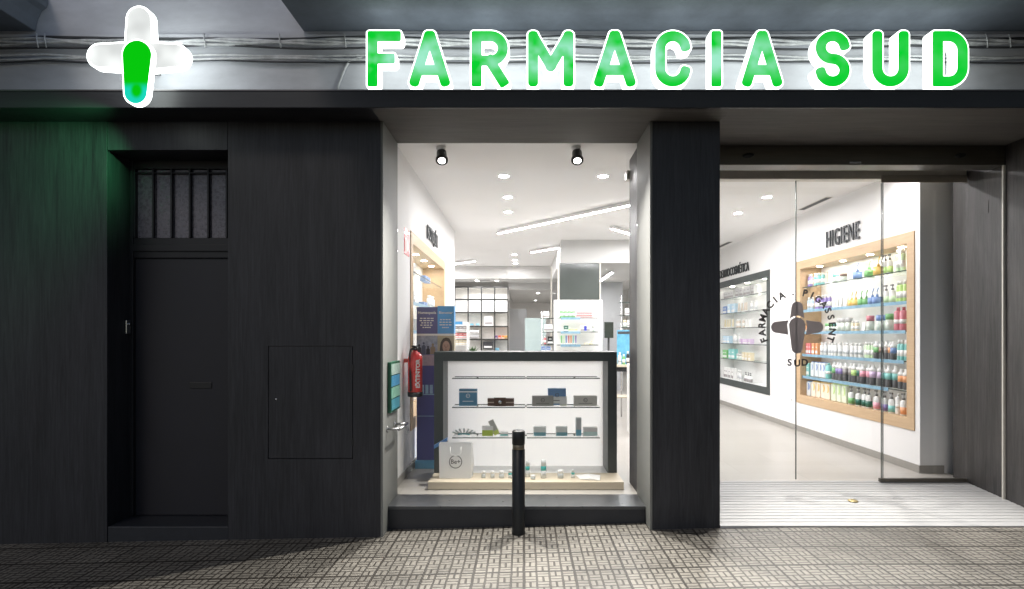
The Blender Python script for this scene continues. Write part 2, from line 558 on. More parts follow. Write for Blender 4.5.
class MB:
    def __init__(s):
        s.v, s.f, s.sm = [], [], []

    def add(s, vs, fs, mat=None, smooth=False):
        b = len(s.v)
        for p in vs:
            p = Vector(p)
            s.v.append(mat @ p if mat else p)
        for f in fs:
            s.f.append([b + i for i in f])
            s.sm.append(smooth)
        return s

    def box(s, a, b, mat=None, bev=0.0):
        x0, x1 = sorted((a[0], b[0]))
        y0, y1 = sorted((a[1], b[1]))
        z0, z1 = sorted((a[2], b[2]))
        bm = bmesh.new()
        vs = [bm.verts.new(p) for p in ((x0, y0, z0), (x1, y0, z0), (x1, y1, z0), (x0, y1, z0), (x0, y0, z1), (x1, y0, z1), (x1, y1, z1), (x0, y1, z1))]
        for f in ((3, 2, 1, 0), (4, 5, 6, 7), (0, 1, 5, 4), (1, 2, 6, 5), (2, 3, 7, 6), (3, 0, 4, 7)):
            bm.faces.new([vs[i] for i in f])
        if bev:
            bmesh.ops.bevel(bm, geom=list(bm.edges), offset=min(bev, 0.45 * min(x1 - x0, y1 - y0, z1 - z0)), segments=2, affect='EDGES', profile=0.5)
        bm.verts.index_update()
        s.add([v.co.copy() for v in bm.verts], [[v.index for v in f.verts] for f in bm.faces], mat)
        bm.free()
        return s

    def lathe(s, prof, c=(0, 0, 0), n=16, mat=None, sx=1.0, sy=1.0, smooth=True):
        """profile [(radius, z)] turned about z at c"""
        vs, fs = [], []
        for r, z in prof:
            for k in range(n):
                a = 2 * math.pi * k / n
                vs.append((c[0] + r * sx * math.cos(a), c[1] + r * sy * math.sin(a), c[2] + z))
        for i in range(len(prof) - 1):
            for k in range(n):
                k2 = (k + 1) % n
                fs.append((i * n + k, i * n + k2, (i + 1) * n + k2, (i + 1) * n + k))
        s.add(vs, fs, mat, smooth)
        s.add(vs[:n], [list(range(n))[::-1]], mat)
        s.add(vs[-n:], [list(range(n))], mat)
        return s

    def tube(s, pts, r, n=8, mat=None):
        pts = [Vector(p) for p in pts]
        vs, fs = [], []
        up = Vector((0, 0, 1))
        for i, p in enumerate(pts):
            d = (pts[min(i + 1, len(pts) - 1)] - pts[max(i - 1, 0)]).normalized()
            a = d.cross(up)
            if a.length < 1e-3:
                a = d.cross(Vector((1, 0, 0)))
            a.normalize()
            b = d.cross(a).normalized()
            for k in range(n):
                t = 2 * math.pi * k / n
                vs.append(p + a * (r * math.cos(t)) + b * (r * math.sin(t)))
        for i in range(len(pts) - 1):
            for k in range(n):
                k2 = (k + 1) % n
                fs.append((i * n + k, i * n + k2, (i + 1) * n + k2, (i + 1) * n + k))
        s.add(vs, fs, mat, True)
        s.add(vs[:n], [list(range(n))[::-1]], mat)
        s.add(vs[-n:], [list(range(n))], mat)
        return s

    def prism(s, loops, depth, mat=None):
        """loops: outline and holes in the local XY plane; extruded from z=0 to z=depth"""
        tri = tessellate_polygon([[Vector((x, y, 0)) for x, y in lp] for lp in loops])
        flat = [p for lp in loops for p in lp]
        n = len(flat)
        vs = [(x, y, 0) for x, y in flat] + [(x, y, depth) for x, y in flat]
        fs = []
        for t in tri:
            a, b, c = t
            ar = (flat[b][0] - flat[a][0]) * (flat[c][1] - flat[a][1]) - (flat[b][1] - flat[a][1]) * (flat[c][0] - flat[a][0])
            if abs(ar) < 1e-14:
                continue
            if ar < 0:
                b, c = c, b
            fs.append((a + n, b + n, c + n))
            fs.append((c, b, a))
        k = 0
        for lp in loops:
            m_ = len(lp)
            for i in range(m_):
                j = (i + 1) % m_
                fs.append((k + i, k + j, k + j + n, k + i + n))
            k += m_
        s.add(vs, fs, mat)
        return s

    def build(s, name, mat, parent=None, fix=True, bevel=0.0):
        org = ORG.get(parent.name, Vector((0, 0, 0))) if parent else Vector((0, 0, 0))
        me = bpy.data.meshes.new(name)
        me.from_pydata([tuple(v - org) for v in s.v], [], s.f)
        me.polygons.foreach_set('use_smooth', s.sm)
        if fix:
            bm = bmesh.new()
            bm.from_mesh(me)
            bmesh.ops.remove_doubles(bm, verts=bm.verts, dist=1e-5)
            bmesh.ops.recalc_face_normals(bm, faces=bm.faces)
            bm.to_mesh(me)
            bm.free()
        me.materials.append(mat)
        o = bpy.data.objects.new(name, me)
        COL.objects.link(o)
        if parent:
            o.parent = parent
            ORG[o.name] = org
        if bevel:
            md = o.modifiers.new('edge', 'BEVEL')
            md.width = bevel
            md.segments = 2
            md.limit_method = 'ANGLE'
            md.angle_limit = R(40)
        return o


def B(a, b, bev=0.0):
    return MB().box(a, b, None, bev)


def tag(o, label, cat, group=None):
    o['label'] = label
    o['category'] = cat
    if group:
        o['group'] = group
    return o


def thing(name, label, cat, loc=(0, 0, 0), group=None, local=False):
    o = bpy.data.objects.new(name, None)
    o.empty_display_size = 0.1
    COL.objects.link(o)
    o.location = loc
    ORG[o.name] = Vector((0, 0, 0)) if local else Vector(loc)
    return tag(o, label, cat, group)


def struct(o, kind='structure'):
    o['kind'] = kind
    return o


_cp = {}


def dup(root, loc, label, group=None, rz=None):
    r = root.copy()
    COL.objects.link(r)
    r.location = loc
    if rz is not None:
        r.rotation_euler[2] = rz
    r['label'] = label
    if group:
        r['group'] = group
    for ch in list(root.children):
        c = ch.copy()
        COL.objects.link(c)
        c.parent = r
        for g in ch.children:
            d = g.copy()
            COL.objects.link(d)
            d.parent = c
    return r


def frame(o, ux, uy):
    ux, uy = Vector(ux).normalized(), Vector(uy).normalized()
    n = ux.cross(uy)
    m = Matrix.Identity(4)
    for i in range(3):
        m[i][0], m[i][1], m[i][2], m[i][3] = ux[i], uy[i], n[i], o[i]
    return m


def front(x, y, z):
    return frame((x, y, z), (1, 0, 0), (0, 0, 1))


_txt = {}


def text_geo(txt, size, ext, off=0.0, spacing=1.0):
    key = (txt, size, ext, off, spacing)
    if key in _txt:
        return _txt[key]
    cu = bpy.data.curves.new('text', 'FONT')
    cu.body = txt
    cu.size = size
    cu.extrude = ext
    cu.offset = off
    cu.align_x = 'CENTER'
    cu.align_y = 'CENTER'
    cu.space_character = spacing
    cu.resolution_u = 3
    ob = bpy.data.objects.new('text', cu)
    COL.objects.link(ob)
    dg = bpy.context.evaluated_depsgraph_get()
    me = bpy.data.meshes.new_from_object(ob.evaluated_get(dg))
    vs = [v.co.copy() for v in me.vertices]
    fs = [list(p.vertices) for p in me.polygons]
    bpy.data.objects.remove(ob)
    bpy.data.curves.remove(cu)
    bpy.data.meshes.remove(me)
    _txt[key] = (vs, fs)
    return vs, fs


def add_text(mb, txt, size, ext, mat, off=0.0, spacing=1.0, sx=1.0):
    vs, fs = text_geo(txt, size, ext, off, spacing)
    mb.add([(v[0] * sx, v[1], v[2]) for v in vs], fs, mat)
    return mb


# ----------------------------------------------------------------- outlines from strokes
def sd_box(X, Y, a, b, r, rho):
    ax, ay = a
    bx, by = b
    dx, dy = bx - ax, by - ay
    L = math.hypot(dx, dy)
    ux, uy = (dx / L, dy / L) if L > 1e-6 else (1.0, 0.0)
    cx, cy = (ax + bx) / 2, (ay + by) / 2
    lx = (X - cx) * ux + (Y - cy) * uy
    ly = -(X - cx) * uy + (Y - cy) * ux
    qx = np.abs(lx) - (L / 2 + r - rho)
    qy = np.abs(ly) - (r - rho)
    return np.hypot(np.maximum(qx, 0), np.maximum(qy, 0)) + np.minimum(np.maximum(qx, qy), 0) - rho


def sd_cone(X, Y, a, b, ra, rb):
    """uneven capsule"""
    n = 24
    d = None
    for i in range(n + 1):
        t = i / n
        c = np.hypot(X - (a[0] + (b[0] - a[0]) * t), Y - (a[1] + (b[1] - a[1]) * t)) - (ra + (rb - ra) * t)
        d = c if d is None else np.minimum(d, c)
    return d


def contours(D, xs, ys):
    """marching squares at level 0 on D[iy, ix] (inside < 0): closed loops of points"""
    D = D + 3.7e-4
    ny, nx = D.shape
    seg = {}

    def pt(k):
        (i, j, h) = k
        if h == 0:
            a, b = D[j, i], D[j, i + 1]
            t = a / (a - b)
            return (xs[i] + (xs[i + 1] - xs[i]) * t, ys[j])
        a, b = D[j, i], D[j + 1, i]
        t = a / (a - b)
        return (xs[i], ys[j] + (ys[j + 1] - ys[j]) * t)
    S = D < 0
    for j in range(ny - 1):
        for i in range(nx - 1):
            c = (S[j, i] << 0) | (S[j, i + 1] << 1) | (S[j + 1, i + 1] << 2) | (S[j + 1, i] << 3)
            if c in (0, 15):
                continue
            b_, r_, t_, l_ = (i, j, 0), (i + 1, j, 1), (i, j + 1, 0), (i, j, 1)
            table = {1: [(l_, b_)], 2: [(b_, r_)], 3: [(l_, r_)], 4: [(r_, t_)], 5: [(l_, t_), (r_, b_)], 6: [(b_, t_)], 7: [(l_, t_)],
                     8: [(t_, l_)], 9: [(t_, b_)], 10: [(t_, r_), (b_, l_)], 11: [(t_, r_)], 12: [(r_, l_)], 13: [(r_, b_)], 14: [(b_, l_)]}
            for p, q in table[int(c)]:
                seg[p] = q
    loops = []
    while seg:
        s0 = next(iter(seg))
        lp = [s0]
        q = seg.pop(s0)
        while q != s0 and q in seg:
            lp.append(q)
            q = seg.pop(q)
        pts = [pt(k) for k in lp]
        if len(pts) > 8:
            loops.append(pts)
    def area(l):
        return sum(l[i][0] * l[(i + 1) % len(l)][1] - l[(i + 1) % len(l)][0] * l[i][1] for i in range(len(l))) / 2
    loops.sort(key=lambda l: -abs(area(l)))
    return loops


def arc(cx, cy, r, a0, a1, n=14, sx=1.0):
    return [(cx + r * sx * math.cos(R(a0 + (a1 - a0) * i / n)), cy + r * math.sin(R(a0 + (a1 - a0) * i / n))) for i in range(n + 1)]


def letter_strokes(ch, W):
    r = 6.6
    T, Bt = 58.5 - r, r
    L, Rr = r, W - r
    if ch == 'F':
        return [[(L, Bt), (L, T)], [(L, T), (Rr, T)], [(L, 29.5), (Rr - 6, 29.5)]]
    if ch == 'A':
        return [[(L, Bt), (W / 2 - 1, T)], [(Rr, Bt), (W / 2 + 1, T)], [(L + 4, 18), (Rr - 4, 18)]]
    if ch == 'R':
        q = (T - 27.5) / 2
        return [[(L, Bt), (L, T)], [(L, T), (Rr - q, T)] + arc(Rr - q, T - q, q, 90, -90) + [(L, 27.5)], [(Rr - q - 1, 27.5), (Rr, Bt)]]
    if ch == 'M':
        return [[(L, Bt), (L, T)], [(Rr, Bt), (Rr, T)], [(L + 0.4, T - 0.6), (W / 2, 22)], [(Rr - 0.4, T - 0.6), (W / 2, 22)]]
    if ch == 'C':
        q = (Rr - L) / 2
        return [arc(W / 2, T - q, q, 12, 180) + arc(W / 2, Bt + q, q, 180, 348)]
    if ch == 'I':
        return [[(W / 2, Bt), (W / 2, T)]]
    if ch == 'S':
        q = (T - Bt) / 4
        sx = (Rr - L) / 2 / q
        return [arc(W / 2, T - q, q, 12, 270, 22, sx) + arc(W / 2, Bt + q, q, 90, -168, 22, sx)]
    if ch == 'U':
        q = (Rr - L) / 2
        return [[(L, T), (L, Bt + q)] + arc(W / 2, Bt + q, q, 180, 360) + [(Rr, T)]]
    if ch == 'D':
        q = 14
        return [[(L, Bt), (L, T)], [(L, T), (Rr - q, T)] + arc(Rr - q, T - q, q, 90, 0) + [(Rr, Bt + q)] + arc(Rr - q, Bt + q, q, 0, -90) + [(L, Bt)]]


def letter_loops(ch, W, inset, k):
    step = 0.8
    xs = np.arange(-4, W + 4 + step, step)
    ys = np.arange(-4, 62.5 + step, step)
    X, Y = np.meshgrid(xs, ys)
    D = None
    r = 6.6
    for st in letter_strokes(ch, W):
        n = len(st) - 1
        for i in range(n):
            if n > 2 and 0 < i < n - 1 or (n > 2 and ch in 'RD'):
                d = sd_box(X, Y, st[i], st[i + 1], r, r * 0.98)
            else:
                d = sd_box(X, Y, st[i], st[i + 1], r, 5.6 if ch in 'AM' else 3.4)
                if n > 2:      # curved stroke: keep the box end only at the open end
                    d = sd_box(X, Y, st[i], st[i + 1], r, 5.2)
            D = d if D is None else np.minimum(D, d)
    D = D + inset
    return [[(x * k, y * k) for x, y in lp] for lp in contours(D, xs, ys)]


# ================================================================= SETTING
# pavement: gentle fall to the left, one sheet to the horizon
prof = [(-220, -0.19), (-8, -0.19), (-1.18, -0.06), (1.66, 0.016), (2.3, 0.026), (220, 0.026)]
mb = MB()
ysv = [-220, -6, 5.40]
vs = [(x, y, z) for y in ysv for x, z in prof]
n = len(prof)
mb.add(vs, [(j * n + i, j * n + i + 1, (j + 1) * n + i + 1, (j + 1) * n + i) for j in range(len(ysv) - 1) for i in range(n - 1)])
struct(mb.build('pavement', M['pave'], fix=False))

# entrance ramp with ribs
RX0, RX1 = 1.662, 4.584
mb = MB()
yA, yB, zA, zB = 5.075, 6.26, 0.036, 0.13
pts = []
nr = 17
prof2 = []
for i in range(nr):
    y0 = yA + (yB - yA) * i / nr
    y1 = yA + (yB - yA) * (i + 1) / nr
    z = lambda y: zA + (zB - zA) * (y - yA) / (yB - yA)
    d = y1 - y0
    if 1 <= i:
        prof2 += [(y0, z(y0) - 0.0016), (y0 + d * 0.28, z(y0) - 0.0016), (y0 + d * 0.30, z(y0 + d * 0.3))]
    else:
        prof2 += [(y0, z(y0))]
    prof2 += [(y1 - 0.002, z(y1 - 0.002))]
prof2.append((yB, zB))
vs, fs = [], []
for y, z_ in prof2:
    vs += [(RX0, y, z_), (RX1, y, z_)]
for i in range(len(prof2) - 1):
    fs.append((2 * i, 2 * i + 1, 2 * i + 3, 2 * i + 2))
k = len(vs)
vs += [(RX0, yA, -0.1), (RX1, yA, -0.1)]
fs.append((k, k + 1, 1, 0))
mb.add(vs, fs)
struct(mb.build('ramp', M['ramp'], fix=False))
o = MB().lathe([(0.0, 0), (0.045, 0), (0.045, 0.006), (0.036, 0.010), (0.0, 0.010)], (0, 0, 0), 20).build('floor_lock', M['brass'])
o.location = (wx(853, 5.66), 5.66, 0.083)
o.rotation_euler = (R(4.5), 0, 0)
tag(o, 'small round brass floor bolt plate in the white entrance ramp', 'floor bolt')

# interior floor, ceiling, walls
FZ, CZ = 0.13, 3.55
WL, WR = -1.27, 4.36
mb = MB()
mb.add([(-6, 5.66, FZ), (1.655, 5.66, FZ), (1.655, 6.262, FZ), (WR + 0.3, 6.262, FZ), (WR + 0.3, 26, FZ), (-6, 26, FZ)], [(0, 1, 2, 5), (2, 3, 4, 5)])
struct(mb.build('floor', M['floor'], fix=False))
mb = MB()
mb.box((-6, 5.66, CZ), (WR + 0.5, 26, CZ + 0.1))
struct(mb.build('ceiling', M['ceil']))
# dropped ceilings at the back
mb = MB().box((-6, 16.5, 3.2), (-0.47, 20, CZ - 0.002)).box((-0.466, 16.5, 3.2), (0.86, 17.8, CZ - 0.002))
mb.box((-0.466, 17.803, 3.0), (1.6, 26, CZ - 0.003))
struct(mb.build('ceiling_bulkhead', M['bulk'], bevel=0.004))
mb = MB().box((0.74, 11.98, 3.09), (2.7, 16.5, CZ - 0.002))
struct(mb.build('ceiling_beam', M['bulk'], bevel=0.004))

# left interior wall with a niche opening
NY0, NY1, NZ0, NZ1 = 6.69, 9.58, 0.58, 2.815     # outside of the niche frames
FW = 0.13
ND = 0.33


def niche_wall(x0, x1, y0, y1, openings):
    mb = MB()
    cur = y0
    for a, b in openings:
        mb.box((x0, cur, FZ), (x1, a, CZ))
        mb.box((x0, a, FZ), (x1, b, NZ0 + 0.05))
        mb.box((x0, a, NZ1 - 0.05), (x1, b, CZ))
        cur = b
    mb.box((x0, cur, FZ), (x1, y1, CZ))
    return mb


DY0, DY1 = 10.63, 13.52
struct(niche_wall(WL - 0.6, WL, 5.662, 11.0, [(NY0 + 0.05, NY1 - 0.05)]).build('left_wall', M['white'], fix=False))
struct(niche_wall(WR, WR + 0.6, 6.606, 26, [(NY0 + 0.05, NY1 - 0.05), (DY0 + 0.05, DY1 - 0.05)]).build('right_wall', M['white'], fix=False))
struct(MB().box((-6, 25.5, FZ), (WR, 25.7, CZ)).box((-6, 19.2, FZ), (-0.47, 19.3, CZ)).box((-6.1, 10.9, FZ), (-6, 25.5, CZ)).box((-6, 10.9, FZ), (WL - 0.61, 11.0, CZ)).build('back_wall', M['white'], fix=False))
struct(MB().box((-0.47, 18.5, FZ), (0.09, 18.62, 2.45)).build('grey_wall', M['greywall']))
struct(MB().box((0.76, 16.4, FZ), (2.7, 16.5, 3.088)).build('office_wall', M['greywall']))
# gray return beside the entrance
struct(MB().box((WR + 0.003, 6.61, FZ), (5.4, 6.72, CZ)).build('return_wall', pbr('grey painted return', (0.86, 0.865, 0.87), 0.6, 0, 0.04), fix=False))
# skirtings
mb = MB()
mb.box((WR - 0.013, 6.595, FZ), (WR - 0.001, 25.4, FZ + 0.085))
mb.box((WR - 0.013, 6.594, FZ), (4.62, 6.607, FZ + 0.085))
struct(mb.build('baseboard', M['skirt'], bevel=0.002))
struct(MB().box((WL + 0.001, 5.67, FZ), (WL + 0.012, 10.99, FZ + 0.085)).build('left_baseboard', M['skirt'], bevel=0.002))

# ================================================================= BUILDING
bld = thing('shop_building', 'dark clad ground floor shopfront with balconies above the lit sign', 'building', (0, 5.08, 0))
WY = 5.08            # cladding face
FY = 4.77            # fascia front
SZ = 3.46            # soffit height
GY = 5.65            # window glass
EY = 6.25            # entrance glass
LJ, PJ, PR = -1.194, 1.067, 1.66
DX0, DX1, DTOP = -3.53, -2.506, 3.216
# cladding
B((-14, WY, -0.4), (DX0, WY + 0.5, SZ - 0.002)).build('cladding_panel', M['clad'], bld, bevel=0.003)
B((DX0 + 0.004, WY, DTOP), (DX1 - 0.004, WY + 0.5, SZ - 0.002)).build('cladding_panel', M['clad'], bld, bevel=0.003)
# right of the door, with the access hatch cut in
hx0, hx1, hz0, hz1 = wx(268, WY), wx(353, WY), wz(459, WY), wz(346, WY)
mb = MB()
mb.box((DX1, WY, -0.4), (hx0, WY + 0.5, SZ - 0.002))
mb.box((hx1, WY, -0.4), (LJ - 0.022, WY + 0.5, SZ - 0.002))
mb.box((hx0, WY, hz1), (hx1, WY + 0.5, SZ - 0.002))
mb.box((hx0, WY, -0.4), (hx1, WY + 0.5, hz0))
mb.box((hx0, WY + 0.03, hz0), (hx1, WY + 0.5, hz1))
cp = mb.build('cladding_panel', M['clad'], bld, fix=False)
hatch = B((hx0 + 0.005, WY - 0.001, hz0 + 0.005), (hx1 - 0.005, WY + 0.028, hz1 - 0.005)).build('access_hatch', M['clad'], bld, bevel=0.003)
MB().lathe([(0.0, 0), (0.008, 0), (0.008, 0.004), (0.0, 0.004)], (0, 0, 0), 12, frame((hx0 + 0.07, WY - 0.002, hz1 - 0.45), (1, 0, 0), (0, 0, 1))).build('keyhole', M['chrome'], hatch)
for hz in (wz(368, WY), wz(442, WY)):
    B((hx1 - 0.012, WY - 0.004, hz - 0.03), (hx1 + 0.006, WY - 0.0012, hz + 0.03)).build('hinge', M['black'], hatch)
# pier
B((PJ + 0.022, WY, -0.2), (PR, 6.2, SZ - 0.002)).build('pier', M['clad'], bld, bevel=0.004)
# jamb linings of the window
B((LJ - 0.02, WY - 0.002, -0.2), (LJ, GY + 0.02, SZ - 0.002)).build('window_jamb', M['jamb'], bld, bevel=0.002)
B((PJ, WY - 0.002, -0.2), (PJ + 0.02, GY + 0.02, SZ - 0.002)).build('window_jamb', M['jamb'], bld, bevel=0.002)
# dark right side wall of the entrance
B((4.586, 4.6, -0.2), (9, 5.715, SZ - 0.002)).build('side_panel', M['clad_r'], bld, bevel=0.002)
B((4.590, 5.735, -0.2), (9, 6.42, SZ - 0.002)).build('side_panel', M['clad_r'], bld, bevel=0.002)
px0 = 5.95
B((4.587, 5.93, 2.86), (4.5895, 6.05, 2.98)).build('cover_plate', M['clad_r'], bld)
B((4.565, 5.716, 0.02), (4.60, 5.734, 3.27)).build('shutter_rail', M['rail'], bld, bevel=0.002)
# fascia, soffit
B((-14, FY, SZ - 0.003), (14, FY + 0.03, 3.590)).build('fascia', M['fascia'], bld, bevel=0.004)
B((-14, FY - 0.006, 3.5902), (14, 5.10, 3.600)).build('fascia_trim', pbr('fascia trim metal', (0.16, 0.15, 0.155), 0.35, 0.6), bld)
B((-14, FY + 0.031, SZ), (LJ - 0.022, 5.56, SZ + 0.085)).build('soffit', M['clad'], bld)  # shade put into the colour: darker laminate on the left soffit
B((LJ - 0.021, FY + 0.031, SZ), (PR - 0.002, GY + 0.012, SZ + 0.085)).build('soffit', M['soffit'], bld)
B((PR, FY + 0.031, SZ), (14, 6.18, SZ + 0.085)).build('soffit', M['soffit'], bld)
# stall riser and sill below the window
B((LJ + 0.001, 5.27, -0.3), (PJ - 0.001, GY + 0.015, 0.118)).build('stall_riser', M['stone2'], bld, bevel=0.003)
B((LJ + 0.001, 5.262, 0.119), (PJ - 0.001, GY + 0.012, 0.148)).build('window_sill', M['stone'], bld, bevel=0.003)
# window pane
pane = B((LJ + 0.002, GY, 0.149), (PJ - 0.002, GY + 0.01, SZ - 0.003)).build('window_pane', M['glass'], bld)
# upper wall, moulding, balconies
B((-14, 5.11, 3.56), (14, 5.9, 8.0)).build('upper_wall', M['upper'], bld)
mb = MB()
mb.add([(x, y, z) for x in (-14, 14) for y, z in ((5.115, 4.10), (5.085, 4.115), (5.075, 4.14), (5.06, 4.15), (5.06, 4.185), (5.115, 4.20))],
       [(i, i + 1, i + 7, i + 6) for i in range(5)])
mb.build('moulding', M['upper'], bld)
BZ = 4.235
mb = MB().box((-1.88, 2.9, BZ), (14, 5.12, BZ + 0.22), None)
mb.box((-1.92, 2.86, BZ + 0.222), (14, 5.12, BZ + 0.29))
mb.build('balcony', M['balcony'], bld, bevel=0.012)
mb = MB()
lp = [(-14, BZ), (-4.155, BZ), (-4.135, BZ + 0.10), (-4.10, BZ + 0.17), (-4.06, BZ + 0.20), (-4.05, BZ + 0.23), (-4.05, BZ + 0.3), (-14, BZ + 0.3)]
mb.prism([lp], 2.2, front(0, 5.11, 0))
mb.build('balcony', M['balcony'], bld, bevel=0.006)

# street door in its recess
DY = 5.40
dr = MB().box((DX0 + 0.032, DY, 0.03), (DX1, DY + 0.05, 2.34), None, 0.004)
door = dr.build('door', M['door'], bld)
mb = MB()
mb.box((DX0 + 0.0005, DY - 0.03, 0.028), (DX0 + 0.03, DY + 0.07, DTOP))
mb.box((DX0 + 0.03, DY - 0.02, 2.342), (DX1, DY + 0.06, 2.52))
mb.box((DX0 + 0.03, DY - 0.035, 2.40), (DX1, DY - 0.019, 2.46))
mb.box((DX0 + 0.03, DY - 0.02, 3.14), (DX1, DY + 0.06, DTOP))
mb.build('door_frame', M['doorframe'], bld, bevel=0.003)
# recess back so nothing shows through
B((DX0 - 0.05, WY + 0.505, -0.3), (DX1 + 0.05, WY + 0.55, SZ)).build('recess_back', M['doorframe'], bld)
mb = MB()
for i in range(6):
    x = DX0 + 0.03 + (DX1 - DX0 - 0.178 - 0.022) * i / 5
    mb.box((x + 0.003, DY - 0.03, 2.522), (x + 0.019, DY + 0.001, 3.138))
mb.box((DX0 + 0.031, DY - 0.026, 3.095), (DX1 - 0.002, DY + 0.001, 3.109))
tf = mb.build('transom', M['doorframe'], bld, bevel=0.003)
for i in range(5):
    x = DX0 + 0.03 + (DX1 - DX0 - 0.178 - 0.022) * i / 5 + 0.0225
    w = (DX1 - DX0 - 0.052) / 5 - 0.0235
    B((x, DY + 0.003, 2.525), (x + w, DY + 0.012, 3.135)).build('pane', M['obscure'], tf)
# letter slot and lever
lz = wz(385, DY)
mb = MB().box((wx(190, DY), DY - 0.008, lz - 0.03), (wx(212, DY), DY - 0.0005, lz + 0.025), None, 0.003)
mb.build('letter_flap', M['black'], door)
mb = MB().box((DX0 + 0.0, 5.30, wz(334, 5.31)), (DX0 + 0.02, 5.36, wz(320, 5.31)), None, 0.006)
mb.lathe([(0.0, 0), (0.012, 0), (0.012, 0.012), (0, 0.012)], (0, 0, 0), 12, frame((DX0 + 0.02, 5.33, wz(324, 5.31)), (0, 1, 0), (0, 0, 1)))
mb.build('door_bell', M['chrome'], bld)
# step
B((DX0 + 0.001, 5.085, -0.3), (DX1 - 0.001, DY + 0.2, 0.026)).build('door_step', M['stone2'], bld, bevel=0.006)
# shutter box with recessed oval spots
B((PR + 0.001, 5.72, 3.272), (4.584, 5.92, SZ - 0.003)).build('shutter_box', M['bronze'], bld, bevel=0.006)
sbx = bld.children[-1]
for px in (748, 960):
    x = wx(px, 5.72)
    mb = MB().lathe([(0.0, 0.0), (0.052, 0.0), (0.056, 0.006), (0.05, 0.012), (0.0, 0.012)], (0, 0, 0), 24, frame((x, 5.718, 3.36), (1, 0, 0.12), (0, 0, 1)), 1.0, 0.42)
    mb.build('oval_inlet', M['black'], sbx)
B((wx(849, 5.72), 5.714, 3.285), (wx(861, 5.72), 5.7195, 3.30), 0.001).build('lock_plate', M['chrome'], sbx)

# glass entrance: header rail, two sliding leaves and a fixed pane
B((1.06, EY - 0.05, 3.262), (4.575, EY + 0.06, 3.352)).build('door_header', M['rail'], bld, bevel=0.004)
B((wx(878, EY), EY - 0.058, 3.225), (4.575, EY - 0.0505, 3.30)).build('door_header', pbr('bronze anodised rail', (0.36, 0.33, 0.28), 0.45, 0.2), bld, bevel=0.002)
ex0, ex1, ex2 = 1.2, wx(796, EY), wx(880, EY)
leaf = B((ex0, EY, 0.145), (ex1 - 0.004, EY + 0.01, 3.258)).build('sliding_door', M['glass'], bld)
MB().box((ex1 - 0.0035, EY - 0.001, 0.145), (ex1 + 0.0, EY + 0.011, 3.258)).build('glass_edge', M['edge'], leaf)
leaf2 = B((ex1 + 0.005, EY, 0.145), (ex2 + 0.03, EY + 0.01, 3.258)).build('sliding_door', M['glass'], bld)
MB().box((ex1 + 0.001, EY - 0.001, 0.145), (ex1 + 0.0045, EY + 0.011, 3.258)).build('glass_edge', M['edge'], leaf2)
MB().box((ex2 + 0.0305, EY - 0.001, 0.145), (ex2 + 0.0355, EY + 0.011, 3.258)).build('glass_edge', M['edge'], leaf2)
fixp = B((ex2 - 0.008, EY - 0.045, 0.17), (4.575, EY - 0.035, 3.222)).build('fixed_pane', M['glass'], bld)
MB().box((ex2 - 0.0125, EY - 0.046, 0.17), (ex2 - 0.0082, EY - 0.034, 3.222)).build('glass_edge', M['edge'], fixp)
B((ex2 - 0.03, EY - 0.06, 0.132), (4.575, EY - 0.02, 0.168)).build('floor_rail', M['bronze'], fixp, bevel=0.003)
B((1.07, EY + 0.012, 3.36), (4.575, EY + 0.02, CZ - 0.004)).build('transom_pane', M['glass'], bld)
# vinyl emblem on the doors: ring of words round a rounded cross
ccx, ccz, cy_ = wx(797, EY), wz(327.5, EY), EY - 0.003
k = EY / F


def blob_loops(parts, box, step, inset=0.0):
    xs = np.arange(box[0], box[1] + step, step)
    ys = np.arange(box[2], box[3] + step, step)
    X, Y = np.meshgrid(xs, ys)
    D = None
    for a, b, ra, rb in parts:
        d = sd_cone(X, Y, a, b, ra, rb)
        D = d if D is None else np.minimum(D, d)
    return contours(D + inset, xs, ys)


def sc(loops, k_):
    return [[(x * k_, y * k_) for x, y in l] for l in loops]


mb = MB()
for parts in ([((0, 9), (0, 20.5), 7.2, 5.6)], [((-9, 0), (-20.5, 0.3), 7.2, 5.6)], [((9, 0), (20.5, 0.3), 7.2, 5.6)]):
    lp = blob_loops(parts, (-32, 32, -34, 32), 0.5)
    # cut the arm back from the middle lobe
    lp = [[(x, y) for x, y in l] for l in lp]
    xs = np.arange(-32, 32.5, 0.5)
    X, Y = np.meshgrid(xs, xs)
    D = sd_cone(X, Y, *parts[0][:2], *parts[0][2:])
    D = np.maximum(D, -(sd_cone(X, Y, (0, 2), (0, -20), 8.2, 5.6) - 1.6))
    mb.prism(sc(contours(D, xs, xs)[:1], k), 0.0012, front(ccx, cy_, ccz))
mb.prism(sc(blob_loops([((0, 2), (0, -20.5), 8.2, 5.6)], (-12, 12, -34, 14), 0.5)[:1], k), 0.0012, front(ccx, cy_, ccz))
mb.build('door_emblem', M['decal'], leaf)
mb = MB()


def ring(txt, a0, a1, rad, size):
    for i, ch in enumerate(txt):
        a = R(a0 + (a1 - a0) * i / max(1, len(txt) - 1))
        p = Vector((ccx + rad * math.cos(a), cy_, ccz + rad * math.sin(a)))
        ux = (math.sin(a), 0, -math.cos(a))
        uy = (math.cos(a), 0, math.sin(a))
        add_text(mb, ch, size, 0.0006, frame(p, ux, uy), 0.0035)


